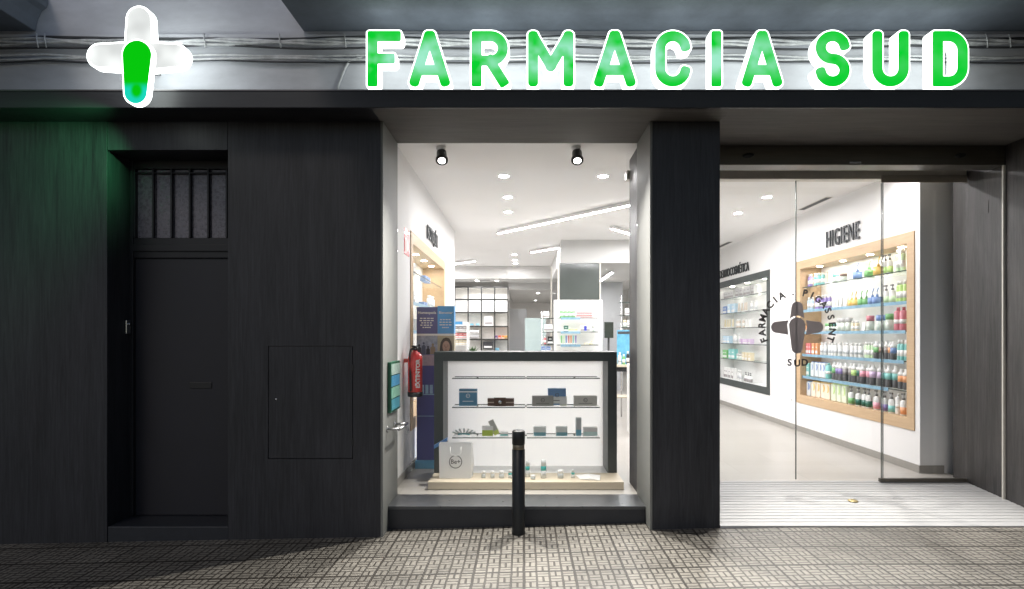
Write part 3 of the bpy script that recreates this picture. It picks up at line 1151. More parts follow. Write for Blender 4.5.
for word, a0, a1 in (('FARMACIA', 201, 116), ('PIGASSENT', 77, -19)):
    mb = MB()
    ring(word, a0, a1, 35 * k, 0.098)
    mb.build('word_lettering', M['decaltext'], leaf)
mb = MB()
for i, ch in enumerate('SUD'):
    a = R(258 + 12 * i)
    add_text(mb, ch, 0.098, 0.0006, front(ccx + 36 * k * math.cos(a), cy_, ccz + 36 * k * math.sin(a)), 0.0035)
mb.build('word_lettering', M['decaltext'], leaf)
MB().lathe([(0, 0), (0.011, 0), (0.011, 0.001), (0, 0.001)], (0, 0, 0), 10, front(ccx - 4 * k, cy_, ccz + 33 * k)).build('dot', M['decal'], leaf)

# ================================================================= SIGN
sign = thing('shop_sign', 'green lit channel letters in a row on the fascia, spelling pharmacy south in Spanish', 'shop sign', (0, FY, 3.6))
k = FY / F
LET = [('F', 366, 36.5), ('A', 408, 43.5), ('R', 470, 39.5), ('M', 526.5, 48.5), ('A', 592.5, 44.5), ('C', 653.5, 38.5), ('I', 709, 14.5), ('A', 740.5, 43),
       ('S', 814, 37), ('U', 870.5, 39.5), ('D', 931, 38)]
ZB = 3.612
for ch, px, w in LET:
    x = wx(px, FY)
    body = MB().prism(letter_loops(ch, w, 0.0, k), 0.10, front(x, FY + 0.10, ZB)).build('letter', M['letterglow'], sign, fix=False)
    MB().prism(letter_loops(ch, w, 1.5, k), 0.006, front(x, FY - 0.0002, ZB)).build('letter_face', M['face'], body, fix=False)
    mb = MB()
    for q in (0.25, 0.75):
        mb.box((x + w * k * q - 0.012, FY + 0.101, ZB + 0.22), (x + w * k * q + 0.012, 5.109, ZB + 0.244))
    if ch not in 'AIFU':
        pass

# pharmacy cross
CY, CA = 4.60, 4.648
cx, cz = wx(137, CY), wz(62, CY)
cross = thing('pharmacy_cross', 'white lit pharmacy cross with a green drop shaped front lobe on the fascia', 'pharmacy cross', (cx, CY, cz))


def lobe(parts, kk, ins=0.0):
    return sc(blob_loops(parts, (-62, 62, -62, 70), 0.7, ins)[:1], kk)


ax_, az_ = wx(137, CA), wz(62, CA)
ka, kc = CA / F, CY / F
for parts in ([((1.8, 8), (2, 43), 15.2, 13.2)], [((-10, 6), (-37.5, 6.2), 14.6, 12.8)], [((14, 6), (38, 6.4), 14.6, 12.8)]):
    arm = MB().prism(lobe(parts, ka), 0.065, front(ax_, CA + 0.065, az_)).build('cross_arm', M['crossside'], cross, fix=False)
    MB().prism(lobe(parts, ka, 1.8), 0.004, front(ax_, CA - 0.0002, az_)).build('arm_face', M['crossglow'], arm, fix=False)
dn = [((0.2, 7.0), (-1.2, -30.5), 15.8, 12.6)]
lb = MB().prism(lobe(dn, kc), 0.047, front(cx, CY + 0.047, cz)).build('front_lobe', M['crossside'], cross, fix=False)
MB().prism(lobe(dn, kc, 1.6), 0.006, front(cx, CY - 0.0002, cz)).build('lobe_face', M['crossface'], lb, fix=False)
B((-3.24, CA + 0.0655, 3.86), (-3.09, 5.109, 3.96)).build('wall_bracket', M['fascia'], cross)

ld = bpy.data.lights.new('cross lamp', 'SPOT')      # added spot under the cross for the green cast on the wall
ld.energy = 58
ld.spot_size = R(84)
ld.spot_blend = 1.0
ld.shadow_soft_size = 0.012
ld.color = (0.16, 1.0, 0.36)
lo = bpy.data.objects.new('green_cast_spot', ld)
COL.objects.link(lo)
lo.location = (cx - 0.01, CY + 0.02, 3.37)
lo.rotation_euler = (Vector((-5.0, 5.08, 2.55)) - lo.location).to_track_quat('-Z', 'Y').to_euler()

# ================================================================= CABLES
cab_group = 'cables strung along the wall behind the sign'


def cable(y0, depth, r, amp, tw, mat, label, x0=-9, x1=9, ph=0.0, sag=0.01):
    pts = []
    n_ = 190
    rnd = random.Random(int(y0 * 100) + int(ph * 10))
    offs = [rnd.uniform(-1, 1) for _ in range(60)]
    for i in range(n_ + 1):
        x = x0 + (x1 - x0) * i / n_
        q = (x + 20) / 0.55
        j = int(q)
        f = q - j
        s_ = offs[j % 60] * (1 - f) + offs[(j + 1) % 60] * f
        span = ((x + 20) % 1.45) / 1.45
        z = wz(y0, depth) + amp * math.sin(tw * x + ph) + 0.008 * s_ - sag * 4 * span * (1 - span)
        y = depth + 0.004 * math.cos(tw * x + ph)
        pts.append((x, y, z))
    o_ = MB().tube(pts, r, 6).build('cable', mat)
    return tag(o_, label, 'cable', cab_group)


cable(37.5, 5.055, 0.011, 0.005, 3.0, M['cabledark'], 'dusty dark cable, topmost of all, under the moulding', ph=0.3)
cable(39.8, 5.050, 0.013, 0.010, 7.0, M['cable'], 'thick pale cable, upper strand of the upper twisted bundle', ph=0.0)
cable(41.3, 5.045, 0.012, 0.012, 7.0, M['cable'], 'pale cable twisted round the middle of the upper bundle', ph=2.1)
cable(43.0, 5.052, 0.012, 0.010, 7.0, M['cable'], 'thin pale cable, lower strand of the upper twisted bundle', ph=4.2)
cable(46.0, 5.06, 0.009, 0.006, 2.0, M['cabledark'], 'slack dark cable just below the upper twisted bundle', ph=1.0, sag=0.02)
cable(55.5, 5.075, 0.010, 0.006, 4.0, M['cable'], 'pale cable, upper one of the lower pair of cables', ph=0.5)
cable(58.5, 5.07, 0.010, 0.007, 4.0, M['cable'], 'pale cable, lower one of the lower pair of cables', ph=3.3)
cable(60.5, 5.08, 0.007, 0.004, 2.3, M['cabledark'], 'thin dark cable, lowest of all above the fascia', ph=2.0, sag=0.016)
pts = []
for px, py in ((362, 58), (354, 59), (349, 62), (345, 68), (342, 76), (339, 84), (337, 91)):
    pts.append(at(px, py, 5.085))
tag(MB().tube(pts, 0.010, 8).build('cable', M['cable']), 'pale cable bending down to the fascia beside the first letter', 'cable', cab_group)
pts = [at(px, py, 5.085) for px, py in ((975, 44), (983, 48), (989, 42), (996, 38))]
tag(MB().tube(pts, 0.009, 8).build('cable', M['cable']), 'short looped pale cable end past the last letter', 'cable', cab_group)
tie_words = ['by the left balcony', 'left of the cross', 'right of the cross', 'above the dark wall', 'near the bending cable', 'beyond the last letter', 'at the right end']
for px, wd in zip((38, 46, 205, 280, 345, 985, 1008), tie_words):
    o_ = MB()
    p = at(px, 41, 5.05)
    o_.tube([p + Vector((0.0, -0.012, 0.055)), p + Vector((0.004, -0.02, 0.0)), p + Vector((0.012, -0.012, -0.06))], 0.006, 6)
    tag(o_.build('cable_tie', M['cable']), 'pale tie round the upper cable bundle ' + wd, 'cable tie', 'ties round the cable bundle')

# ================================================================= STREET FURNITURE
bo = (wx(518.5, 5.08), 5.08, -0.03)
bol = thing('bollard', 'black cast bollard with a steel band standing before the window', 'bollard', bo)
r_ = 0.055
hb = wz(430, 5.08) - bo[2]
MB().lathe([(0.0, -0.05), (r_ + 0.004, -0.05), (r_ + 0.004, 0.0), (r_, 0.03), (r_, hb - 0.165), (r_ - 0.006, hb - 0.16)], bo, 32).build('post', M['iron'], bol)
MB().lathe([(r_ - 0.007, hb - 0.162), (r_ - 0.004, hb - 0.158), (r_ - 0.004, hb - 0.125), (r_ - 0.007, hb - 0.121)], bo, 32).build('band', M['steel'], bol)
MB().lathe([(r_ - 0.006, hb - 0.123), (r_, hb - 0.118), (r_, hb - 0.012), (r_ - 0.01, hb - 0.002), (0.0, hb)], bo, 32).build('bollard_head', M['iron'], bol)

# acrylic notice panel and pull bar on the left jamb
nb = thing('notice_panel', 'green edged acrylic notice panel with blue leaflets on the window jamb', 'notice panel', (LJ, 5.24, 1.19))
B((LJ + 0.001, 5.245, 0.965), (LJ + 0.03, 5.63, 1.412), 0.003).build('backboard', M['greenplate'], nb)
cols = [(0.10, 0.42, 0.55), (0.30, 0.60, 0.45), (0.08, 0.35, 0.62), (0.55, 0.70, 0.62)]
mb2 = MB()
for i in range(4):
    z0 = 0.985 + i * 0.104
    B((LJ + 0.0305, 5.27, z0), (LJ + 0.0325, 5.61, z0 + 0.094)).build('leaflet', pbr('leaflet paper %d' % i, cols[i], 0.4, 0, 0.35, 22), nb)
MB().box((LJ + 0.036, 5.25, 0.975), (LJ + 0.039, 5.625, 1.405)).build('cover', M['glass'], nb)
hd = thing('pull_bar', 'chrome pull bar fixed low on the left window jamb', 'handle', (LJ, 5.38, 0.83))
for y in (5.23, 5.53):
    mb = MB().lathe([(0, 0), (0.03, 0), (0.03, 0.006), (0.0, 0.006)], (0, 0, 0), 20, frame((LJ, y, 0.83), (0, 1, 0), (0, 0, 1)))
    mb.tube([(LJ + 0.005, y, 0.83), (LJ + 0.11, y, 0.83)], 0.012, 12)
    mb.build('bracket', M['chrome'], hd)
MB().tube([(LJ + 0.11, 5.20, 0.83), (LJ + 0.11, 5.56, 0.83)], 0.013, 12).build('bar', M['chrome'], hd)

# ================================================================= CEILING FITTINGS
def downlight_proto():
    t = thing('downlight', 'x', 'downlight', (0, 0, 0), 'round recessed ceiling downlights', True)
    ring_ = MB()
    n_ = 28
    vs_, fs_ = [], []
    pr = [(0.058, -0.001), (0.075, -0.001), (0.075, -0.006), (0.070, -0.010), (0.060, -0.008), (0.056, -0.002)]
    for r0, z0 in pr:
        for q in range(n_):
            a = 2 * math.pi * q / n_
            vs_.append((r0 * math.cos(a), r0 * math.sin(a), z0))
    for i in range(len(pr)):
        for q in range(n_):
            q2 = (q + 1) % n_
            j = (i + 1) % len(pr)
            fs_.append((i * n_ + q, i * n_ + q2, j * n_ + q2, j * n_ + q))
    ring_.add(vs_, fs_, None, True).build('trim_ring', M['whitelac'], t)
    MB().add([(0.052 * math.cos(2 * math.pi * q / 24), 0.052 * math.sin(2 * math.pi * q / 24), -0.0015) for q in range(24)], [list(range(24))[::-1]]).build('lamp', M['lamp'], t, fix=False)
    return t


dl = [(504, 176, CZ, 'nearest one right of the first spotlight'), (508, 197, CZ, 'second of the near row down the middle of the ceiling'),
      (508, 212, CZ, 'third of the near row down the middle of the ceiling'), (603, 176, CZ, 'below the second spotlight'),
      (514.5, 254.5, CZ, 'first of the far row of three'), (515, 260, CZ, 'middle one of the far row of three'), (515.5, 263.3, CZ, 'last of the far row of three'),
      (580, 254, CZ, 'alone in front of the smoked glass office'), (477, 280.6, 3.2, 'left of the slot over the grid shelves'), (497, 280.6, 3.2, 'right of the slot over the grid shelves'),
      (538, 293, 3.0, 'nearer left one in the low corridor ceiling'), (556, 293, 3.0, 'nearer right one in the low corridor ceiling'), (535, 300, 3.0, 'farthest one in the low corridor ceiling'),
      (767, 197, CZ, 'nearer of two above the entrance aisle'), (738, 213, CZ, 'farther of two above the entrance aisle'),
      (735, 167, CZ, 'just inside the entrance header near the pier'), (868, 167, CZ, 'just inside the entrance header near the oak niche')]
dproto = None
for px, py, cz_, wd in dl:
    d = (cz_ - H) * F / (VY - py)
    loc = (wx(px, d), d, cz_)
    lab = 'round white downlight, ' + wd
    if dproto is None:
        dproto = downlight_proto()
        dproto.location = loc
        dproto['label'] = lab
    else:
        dup(dproto, loc, lab)

for px, py, tx in ((735, 167, 3.2), (868, 167, 3.0)):
    d = (CZ - H) * F / (VY - py)
    ld = bpy.data.lights.new('downlight lamp', 'SPOT')
    ld.energy = 250
    ld.spot_size = R(72)
    ld.spot_blend = 0.8
    ld.shadow_soft_size = 0.03
    ld.color = (1.0, 0.965, 0.90)
    lo = bpy.data.objects.new('downlight_lamp', ld)
    COL.objects.link(lo)
    lo.location = (wx(px, d), d, CZ - 0.035)
    lo.rotation_euler = (Vector((tx, 3.7, 0)) - lo.location).to_track_quat('-Z', 'Y').to_euler()

lin = [((-0.47, 10.9), (1.95, 7.98), 'longest linear lamp running diagonally over the display case'), ((0.16, 13.4), (1.25, 12.07), 'short diagonal linear lamp before the smoked glass office'),
       ((1.52, 10.4), (2.35, 11.5), 'diagonal linear lamp at the right edge of the window'), ((-2.6, 17.9 - 1.6), (-1.22, 15.0), 'diagonal linear lamp near the grid shelves'),
       ((1.9, 8.9), (3.0, 10.3), 'diagonal linear lamp hidden behind the pier'),
       ((-4.6, 12.2), (-2.6, 12.2), 'added unseen straight linear lamp beyond the end of the left wall'), ((-4.6, 14.2), (-2.8, 14.2), 'added unseen straight linear lamp farther beyond the end of the left wall'),  # unseen lamps added to brighten the back left of the shop
       ((1.25, 18.6), (1.25, 22.0), 'added unseen linear lamp in the low corridor ceiling behind the office'), ((1.95, 13.3), (1.95, 15.6), 'added linear lamp inside the smoked glass office')]  # lamps added to lift the dark corridor and office
for (a, b, lab) in lin:
    zl = 3.0 if 'corridor' in lab else (3.09 if 'inside' in lab else CZ)
    a, b = Vector((a[0], a[1], zl - 0.055)), Vector((b[0], b[1], zl - 0.055))
    t = thing('linear_lamp', lab, 'ceiling lamp', (a + b) / 2, 'linear ceiling lamps')
    d = (b - a)
    L = d.length
    m4 = frame((a + b) / 2, d, Vector((-d.y, d.x, 0)))
    MB().box((-L / 2, -0.035, -0.006), (L / 2, 0.035, 0.045), m4, 0.003).build('housing', M['whitelac'], t)
    MB().add([(-L / 2 + 0.01, -0.031, -0.0075), (L / 2 - 0.01, -0.031, -0.0075), (L / 2 - 0.01, 0.031, -0.0075), (-L / 2 + 0.01, 0.031, -0.0075)], [(3, 2, 1, 0)], m4).build('diffuser', M['tube'], t, fix=False)

# two spotlights right behind the pane, aimed to the street
for px, wd, tgt in ((441, 'left of the two', Vector((0.6, 3.3, 0))), (576, 'right of the two', Vector((-0.5, 3.3, 0)))):
    d = 6.06
    p = Vector((wx(px, d), d, CZ))
    t = thing('spotlight', 'dark ceiling spotlight with a lit lens behind the window, %s' % wd, 'spotlight', p, 'spotlights behind the shop window')
    MB().lathe([(0, -0.03), (0.05, -0.03), (0.05, 0.0), (0, 0.0)], p, 20).tube([p + Vector((0, 0, -0.03)), p + Vector((0, 0, -0.07))], 0.012, 8).build('mount', M['whitelac'], t)
    c_ = p + Vector((0.01, -0.02, -0.105))
    dirv = (Vector((0.1 if px < 500 else -0.02, -0.55, -0.85))).normalized()
    ux = dirv.cross(Vector((1, 0, 0))).normalized()
    m4 = frame(c_, ux, dirv.cross(ux))
    if (m4.to_3x3() @ Vector((0, 0, 1))).dot(dirv) < 0:
        m4 = frame(c_, dirv.cross(ux), ux)
    MB().lathe([(0.0, -0.07), (0.042, -0.07), (0.05, -0.06), (0.05, 0.035), (0.062, 0.04), (0.062, 0.058), (0.05, 0.06)], (0, 0, 0), 24, m4).build('lamp_body', M['black'], t)
    MB().lathe([(0.0, 0.052), (0.036, 0.052), (0.036, 0.0605), (0.0, 0.0605)], (0, 0, 0), 20, m4).build('lens', M['spotlens'], t)
    ld = bpy.data.lights.new('spot lamp', 'SPOT')
    ld.energy = 450
    ld.spot_size = R(86 if px < 500 else 102)
    ld.spot_blend = 1.0
    ld.shadow_soft_size = 0.02
    ld.color = (1.0, 0.965, 0.90)
    lo = bpy.data.objects.new('spot_lamp', ld)
    COL.objects.link(lo)
    lo.location = c_ + dirv * 0.082
    lo.rotation_euler = (tgt - lo.location).to_track_quat('-Z', 'Y').to_euler()

# slot vents
for (a, b, z_, wd) in (((4.20, 8.25), (4.20, 9.1), CZ, 'beside the oak niche'), ((4.20, 12.2), (4.20, 13.6), CZ, 'beyond the grey framed niche'), ((-1.31, 17.0), (-0.96, 17.0), 3.2, 'between two downlights over the grid shelves')):
    t = thing('slot_vent', 'narrow dark ceiling slot vent ' + wd, 'vent', (a[0], a[1], z_), 'slot vents in the ceiling')
    if a[0] == b[0]:
        B((a[0] - 0.05, a[1], z_ - 0.006), (a[0] + 0.05, b[1], z_ - 0.001)).build('vent_frame', M['rail'], t)
        mb = MB()
        for q in range(3):
            mb.box((a[0] - 0.038 + q * 0.027, a[1] + 0.02, z_ - 0.009), (a[0] - 0.018 + q * 0.027, b[1] - 0.02, z_ - 0.0065))
        mb.build('slot', M['black'], t)
    else:
        B((a[0], a[1] - 0.05, z_ - 0.006), (b[0], a[1] + 0.05, z_ - 0.001)).build('vent_frame', M['black'], t)

# wall lettering
def wall_sign(name, txt, right, yc, zc, size, sxx, label, sp=1.0):
    mb = MB()
    if right:
        m4 = frame((WR - 0.022, yc, zc), (0, -1, 0), (0, 0, 1))
        base = (WR, yc, zc)
    else:
        m4 = frame((WL + 0.022, yc, zc), (0, 1, 0), (0, 0, 1))
        base = (WL, yc, zc)
    t_ = bpy.data.objects.new
    add_text(mb, txt, size, 0.009, m4, 0.001, sp, sxx)
    o_ = mb.build(name, M['letterblack'])
    return tag(o_, label, 'wall lettering')


wall_sign('wall_lettering', 'HIGIENE', True, 8.19, 3.0, 0.33, 0.62, 'raised black capitals above the oak framed niche of bottles', 1.15)
wall_sign('wall_lettering', 'DERMOCOSMÉTICA', True, 12.45, 2.97, 0.25, 0.78, 'raised black capitals above the grey framed niche', 1.0)
wall_sign('wall_lettering', 'BOTIQUÍN', False, 8.2, 2.98, 0.26, 0.72, 'raised black capitals above the left oak niche', 1.0)

# ================================================================= PRODUCT KIT
def cmat(c, rough=0.35):
    return pbr('packaging', tuple(round(v, 3) for v in c), rough, 0, 0.05, 12)


CN = {
    'purple': (0.16, 0.08, 0.42), 'teal': (0.10, 0.50, 0.47), 'white': (0.78, 0.78, 0.77), 'blue': (0.05, 0.18, 0.50), 'green': (0.06, 0.40, 0.05),
    'yellow': (0.80, 0.48, 0.03), 'lime': (0.45, 0.72, 0.15), 'pale green': (0.55, 0.75, 0.45), 'orange': (0.75, 0.26, 0.03), 'red': (0.60, 0.05, 0.06),
    'crimson': (0.55, 0.06, 0.12), 'pink': (0.75, 0.25, 0.36), 'grey': (0.30, 0.28, 0.28), 'dark green': (0.02, 0.13, 0.09), 'brown': (0.16, 0.06, 0.02),
    'black': (0.02, 0.02, 0.022), 'pale blue': (0.45, 0.65, 0.80), 'cream': (0.70, 0.60, 0.38), 'silver': (0.50, 0.50, 0.50), 'beige': (0.62, 0.52, 0.42),
    'lilac': (0.60, 0.42, 0.66), 'navy': (0.035, 0.05, 0.17), 'clear': (0.66, 0.72, 0.66),
}
PROTO = {}


def product(kind, col, w, h, loc, label, group, rz=0.0):
    """build the first of a kind and colour with its parts, copy it afterwards"""
    key = (kind, col, round(w, 3), round(h, 3))
    name = {'pump': 'pump_bottle', 'bottle': 'bottle', 'two': 'bottle', 'box': 'product_box', 'tube': 'product_tube', 'tub': 'product_tub', 'jar': 'jar', 'pack': 'refill_pack', 'tall': 'bottle'}[kind]
    cat = {'pump': 'bottle', 'bottle': 'bottle', 'two': 'bottle', 'tall': 'bottle', 'box': 'box', 'tube': 'tube', 'tub': 'tub', 'jar': 'jar', 'pack': 'refill pack'}[kind]
    if key in PROTO:
        return dup(PROTO[key], loc, label, group, rz)
    t = thing(name, label, cat, loc, group, True)
    t.rotation_euler[2] = rz
    C_ = cmat([0.80 * q + 0.15 for q in CN[col]] if col not in ('white', 'black', 'navy', 'grey', 'dark green') else CN[col])
    Wm = cmat(CN['white'])
    r = w / 2
    if kind == 'bottle':
        MB().lathe([(0, 0), (r * 0.92, 0), (r, 0.006), (r, h * 0.72), (r * 0.85, h * 0.78), (r * 0.45, h * 0.81), (r * 0.45, h * 0.82), (0, h * 0.82)], (0, 0, 0), 14, None, 1, 0.75).build('body', C_, t)
        MB().lathe([(0, h * 0.82), (r * 0.55, h * 0.82), (r * 0.52, h), (0, h)], (0, 0, 0), 12).build('cap', Wm, t)
        MB().lathe([(r * 1.012, h * 0.2), (r * 1.012, h * 0.5)], (0, 0, 0), 14, None, 1, 0.76).build('label_band', Wm if col != 'white' else cmat((0.6, 0.62, 0.64)), t)
    elif kind == 'two':      # clear top, coloured label, dark foot
        MB().lathe([(0, 0), (r * 0.95, 0), (r, 0.006), (r, h * 0.78), (r * 0.5, h * 0.84), (0, h * 0.84)], (0, 0, 0), 14, None, 1, 0.8).build('body', cmat((0.10, 0.10, 0.105)), t)
        MB().lathe([(r * 1.015, h * 0.36), (r * 1.015, h * 0.66)], (0, 0, 0), 14, None, 1, 0.82).build('label_band', C_, t)
        MB().lathe([(r * 1.015, h * 0.66), (r * 1.015, h * 0.79), (r * 0.55, h * 0.85), (r * 0.5, h), (0, h)], (0, 0, 0), 14, None, 1, 0.82).build('cap', Wm, t)
    elif kind == 'pump':
        MB().lathe([(0, 0), (r * 0.95, 0), (r, 0.006), (r, h * 0.62), (r * 0.6, h * 0.68), (r * 0.35, h * 0.70), (0, h * 0.70)], (0, 0, 0), 14, None, 1, 0.8).build('body', cmat((0.72, 0.73, 0.72)), t)
        MB().lathe([(r * 1.015, h * 0.06), (r * 1.015, h * 0.38)], (0, 0, 0), 14, None, 1, 0.82).build('label_band', C_, t)
        MB().lathe([(0, h * 0.70), (r * 0.38, h * 0.70), (r * 0.36, h * 0.80), (r * 0.12, h * 0.81), (r * 0.12, h * 0.92), (0, h * 0.92)], (0, 0, 0), 10).box((-r * 0.8, -r * 0.22, h * 0.92), (r * 0.25, r * 0.22, h)).build('pump', C_ if col in ('black', 'white') else cmat((0.2, 0.2, 0.2)), t)
    elif kind == 'tall':
        MB().lathe([(0, 0), (r * 0.95, 0), (r, 0.006), (r, h * 0.8), (r * 0.6, h * 0.86), (0, h * 0.86)], (0, 0, 0), 14).build('body', C_, t)
        MB().lathe([(0, h * 0.86), (r * 0.4, h * 0.86), (r * 0.4, h), (0, h)], (0, 0, 0), 12).build('cap', C_, t)
        MB().lathe([(r * 1.012, h * 0.3), (r * 1.012, h * 0.48)], (0, 0, 0), 14).build('label_band', Wm, t)
    elif kind == 'box':
        MB().box((-r, -0.04, 0), (r, 0.04, h), None, 0.003).build('carton', C_, t)
        tm = Wm if col not in ('white', 'clear', 'silver') else cmat(CN['grey'])
        MB().box((-r * 0.99, -0.0412, h * 0.12), (r * 0.99, -0.0403, h * 0.36)).build('printed_band', tm, t)
        MB().box((-r * 0.6, -0.0412, h * 0.62), (r * 0.5, -0.0403, h * 0.70)).build('printed_line', tm, t)
    elif kind == 'tube':
        MB().add([(-r, 0.0, h), (r, 0.0, h), (r, 0.012, h), (-r, 0.012, h)] + [(r * 0.8 * math.cos(a), r * 0.8 * math.sin(a), h * 0.16) for a in (R(225), R(315), R(45), R(135))],
                 [(0, 1, 5, 4), (1, 2, 6, 5), (2, 3, 7, 6), (3, 0, 4, 7), (0, 3, 2, 1)]).build('body', C_, t)
        MB().lathe([(0, 0), (r * 0.8, 0), (r * 0.8, h * 0.16), (0, h * 0.16)], (0, 0, 0), 12).build('cap', Wm, t)
    elif kind == 'tub':
        MB().lathe([(0, 0), (r, 0), (r * 1.05, h * 0.45), (0, h * 0.45)], (0, 0, 0), 16).build('body', C_, t)
        MB().lathe([(0, h * 0.45), (r * 0.35, h * 0.45), (r * 0.3, h * 0.6), (0, h * 0.62)], (0, 0, 0), 10).tube([(0, 0, h * 0.6), (0, 0, h * 0.8), (r * 0.5, 0, h)], 0.008, 6).build('brush', C_, t)
    elif kind == 'jar':
        MB().lathe([(0, 0), (r, 0), (r, h * 0.65), (0, h * 0.65)], (0, 0, 0), 16).build('body', cmat(CN['clear']), t)
        MB().lathe([(0, h * 0.65), (r * 1.03, h * 0.65), (r * 1.03, h), (0, h)], (0, 0, 0), 16).build('lid', C_, t)
    elif kind == 'pack':
        MB().box((-r, -0.035, 0), (r, 0.035, h), None, 0.012).build('pouch', cmat([0.62 + 0.25 * q for q in CN[col]]) if col != 'blue' else cmat((0.68, 0.72, 0.74)), t)
        # crescent mark
        outer = [(r * 0.85 * math.cos(R(a)), r * 1.0 * math.sin(R(a))) for a in range(-80, 81, 16)]
        inner = [(r * 0.28 * math.cos(R(a)) - 0.003, r * 0.8 * math.sin(R(a))) for a in range(80, -81, -16)]
        MB().prism([outer + inner], 0.001, frame((0, -0.0362, h * 0.68), (1, 0, 0), (0, 0, 1))).build('crescent_mark', C_, t)
        MB().box((-r * 0.5, -0.03, h), (r * 0.5, 0.03, h + 0.012), None, 0.004).build('closure', C_, t)
    PROTO[key] = t
    return t


ORDN = ['first', 'second', 'third', 'fourth', 'fifth', 'sixth', 'seventh', 'eighth', 'ninth', 'tenth', 'eleventh', 'twelfth']
NUM = {1: 'one', 2: 'two', 3: 'three', 4: 'four', 5: 'five', 6: 'six', 7: 'seven', 8: 'eight', 9: 'nine', 10: 'ten', 11: 'eleven'}
KW = {'pump': 'pump bottle', 'bottle': 'bottle', 'two': 'dark footed bottle', 'box': 'carton', 'tube': 'tube', 'tub': 'tub with a brush', 'jar': 'jar', 'pack': 'refill pack', 'tall': 'tall bottle'}


def plural(w):
    h_ = w.split(' with ')
    a = h_[0] + ('es' if h_[0].endswith('x') else 's')
    return ' '.join([a] + (['with brushes'] if len(h_) > 1 else []))


def run_labels(kind, col, n_, place, extra=''):
    nm = (col + ' ' + KW[kind]).strip()
    if n_ == 1:
        return [('%s%s %s' % (extra, nm, place)).strip()]
    return ['%s of %s %s%s %s' % (ORDN[i] if i < n_ - 1 or n_ < 3 else 'last', NUM[n_], extra, col + ' ' + plural(KW[kind]), place) for i in range(n_)]


def fill_shelf(rows, z, place, xwall, sgn, group, lo, hi, rz, depth=0.13):
    """rows: (px0, px1, n, kind, colour, height) laid out along Y from their picture positions; spread evenly and kept apart"""
    seen = {}
    for r0 in rows:
        seen[(r0[3], r0[4])] = seen.get((r0[3], r0[4]), 0) + 1
    cnt = {}
    for (p0, p1, n_, kind, col, h) in rows:
        X = xwall + sgn * depth
        y0, y1 = X * F / (p0 - VX), X * F / (p1 - VX)
        w = abs(y0 - y1) / n_
        key = (kind, col)
        cnt[key] = cnt.get(key, 0) + 1
        extra = ''
        if seen[key] > 1:
            extra = ['farther ', 'nearer ', 'nearest '][cnt[key] - 1]
        labs = run_labels(kind, col, n_, place, extra)
        # prevent over wide
        ww = min(w * 0.9, {'pump': 0.085, 'bottle': 0.075, 'two': 0.085, 'box': 0.16, 'tube': 0.06, 'tub': 0.12, 'jar': 0.09, 'pack': 0.15, 'tall': 0.085}[kind])
        ww = round(ww, 2) if ww > 0.03 else round(ww, 3)
        for i in range(n_):
            y = y0 + (y1 - y0) * (i + 0.5) / n_
            y = min(max(y, lo + ww / 2), hi - ww / 2)
            product(kind, col, ww, h, (X + random.uniform(-0.015, 0.015), y, z), labs[i], group, rz + random.uniform(-0.08, 0.08))


def niche(right, y0, y1, fm, fmv, label, name, price, inner, back):
    s = 1 if right else -1
    X = WR if right else WL
    t = thing(name, label, 'shelving niche', (X, (y0 + y1) / 2, NZ0))
    pr = 0.012
    xa, xb = X - s * pr, X + s * ND
    m4 = frame((X + s * 0.02, 0, 0), (0, -s, 0), (0, 0, 1))
    lo_ = [(-s * q0, q1) for q0, q1 in ((y0, NZ0), (y1, NZ0), (y1, NZ1), (y0, NZ1))]
    li_ = [(-s * q0, q1) for q0, q1 in ((y0 + FW, NZ0 + FW), (y0 + FW, NZ1 - FW), (y1 - FW, NZ1 - FW), (y1 - FW, NZ0 + FW))]
    MB().prism([lo_, li_], 0.02 + pr, m4).build('frame', fm, t, bevel=0.002)
    a, b, zc0, zc1 = y0 + FW - 0.012, y1 - FW + 0.012, NZ0 + FW - 0.012, NZ1 - FW + 0.012
    mb = MB()
    mb.box((X + s * 0.021, a - 0.03, zc0 - 0.03), (xb, a, zc1 + 0.03))
    mb.box((X + s * 0.021, b, zc0 - 0.03), (xb, b + 0.03, zc1 + 0.03))
    mb.box((X + s * 0.021, a, zc1), (xb, b, zc1 + 0.03))
    mb.box((X + s * 0.021, a, zc0 - 0.03), (xb, b, zc0))
    mb.build('lining', inner, t, fix=False)
    MB().box((xb - s * 0.001, a - 0.02, zc0 - 0.02), (xb + s * 0.02, b + 0.02, zc1 + 0.02)).build('back_panel', back, t)
    return t, a, b, zc0, zc1


# ---- right oak niche
nt_r, na, nb_, nz0, nz1 = niche(True, NY0, NY1, M['oak'], M['oakv'], 'oak framed lit niche of bottles under black lettering on the right wall', 'wall_niche', True, M['oak'], M['whitelac'])
SH = [2.40, 2.037, 1.70, 1.35, 1.008]
rail_m = pbr('blue price rail', (0.20, 0.35, 0.46), 0.35, 0, 0.3, 14)
for i, z in enumerate(SH):
    sh = MB().box((WR + 0.035, na + 0.002, z - 0.012), (WR + ND - 0.004, nb_ - 0.002, z)).build('shelf', M['shelfglass'], nt_r)
    MB().box((WR + 0.0315, na + 0.002, z - 0.012), (WR + 0.0348, nb_ - 0.002, z)).build('shelf_edge', M['edge'], sh)
    if i > 0:
        near = {1: na + 0.003, 2: na + 0.09, 3: na + 0.12, 4: na + 0.42}[i]
        MB().box((WR + 0.024, near, z - 0.034), (WR + 0.031, nb_ - 0.003, z + 0.006)).build('price_rail', rail_m, sh)
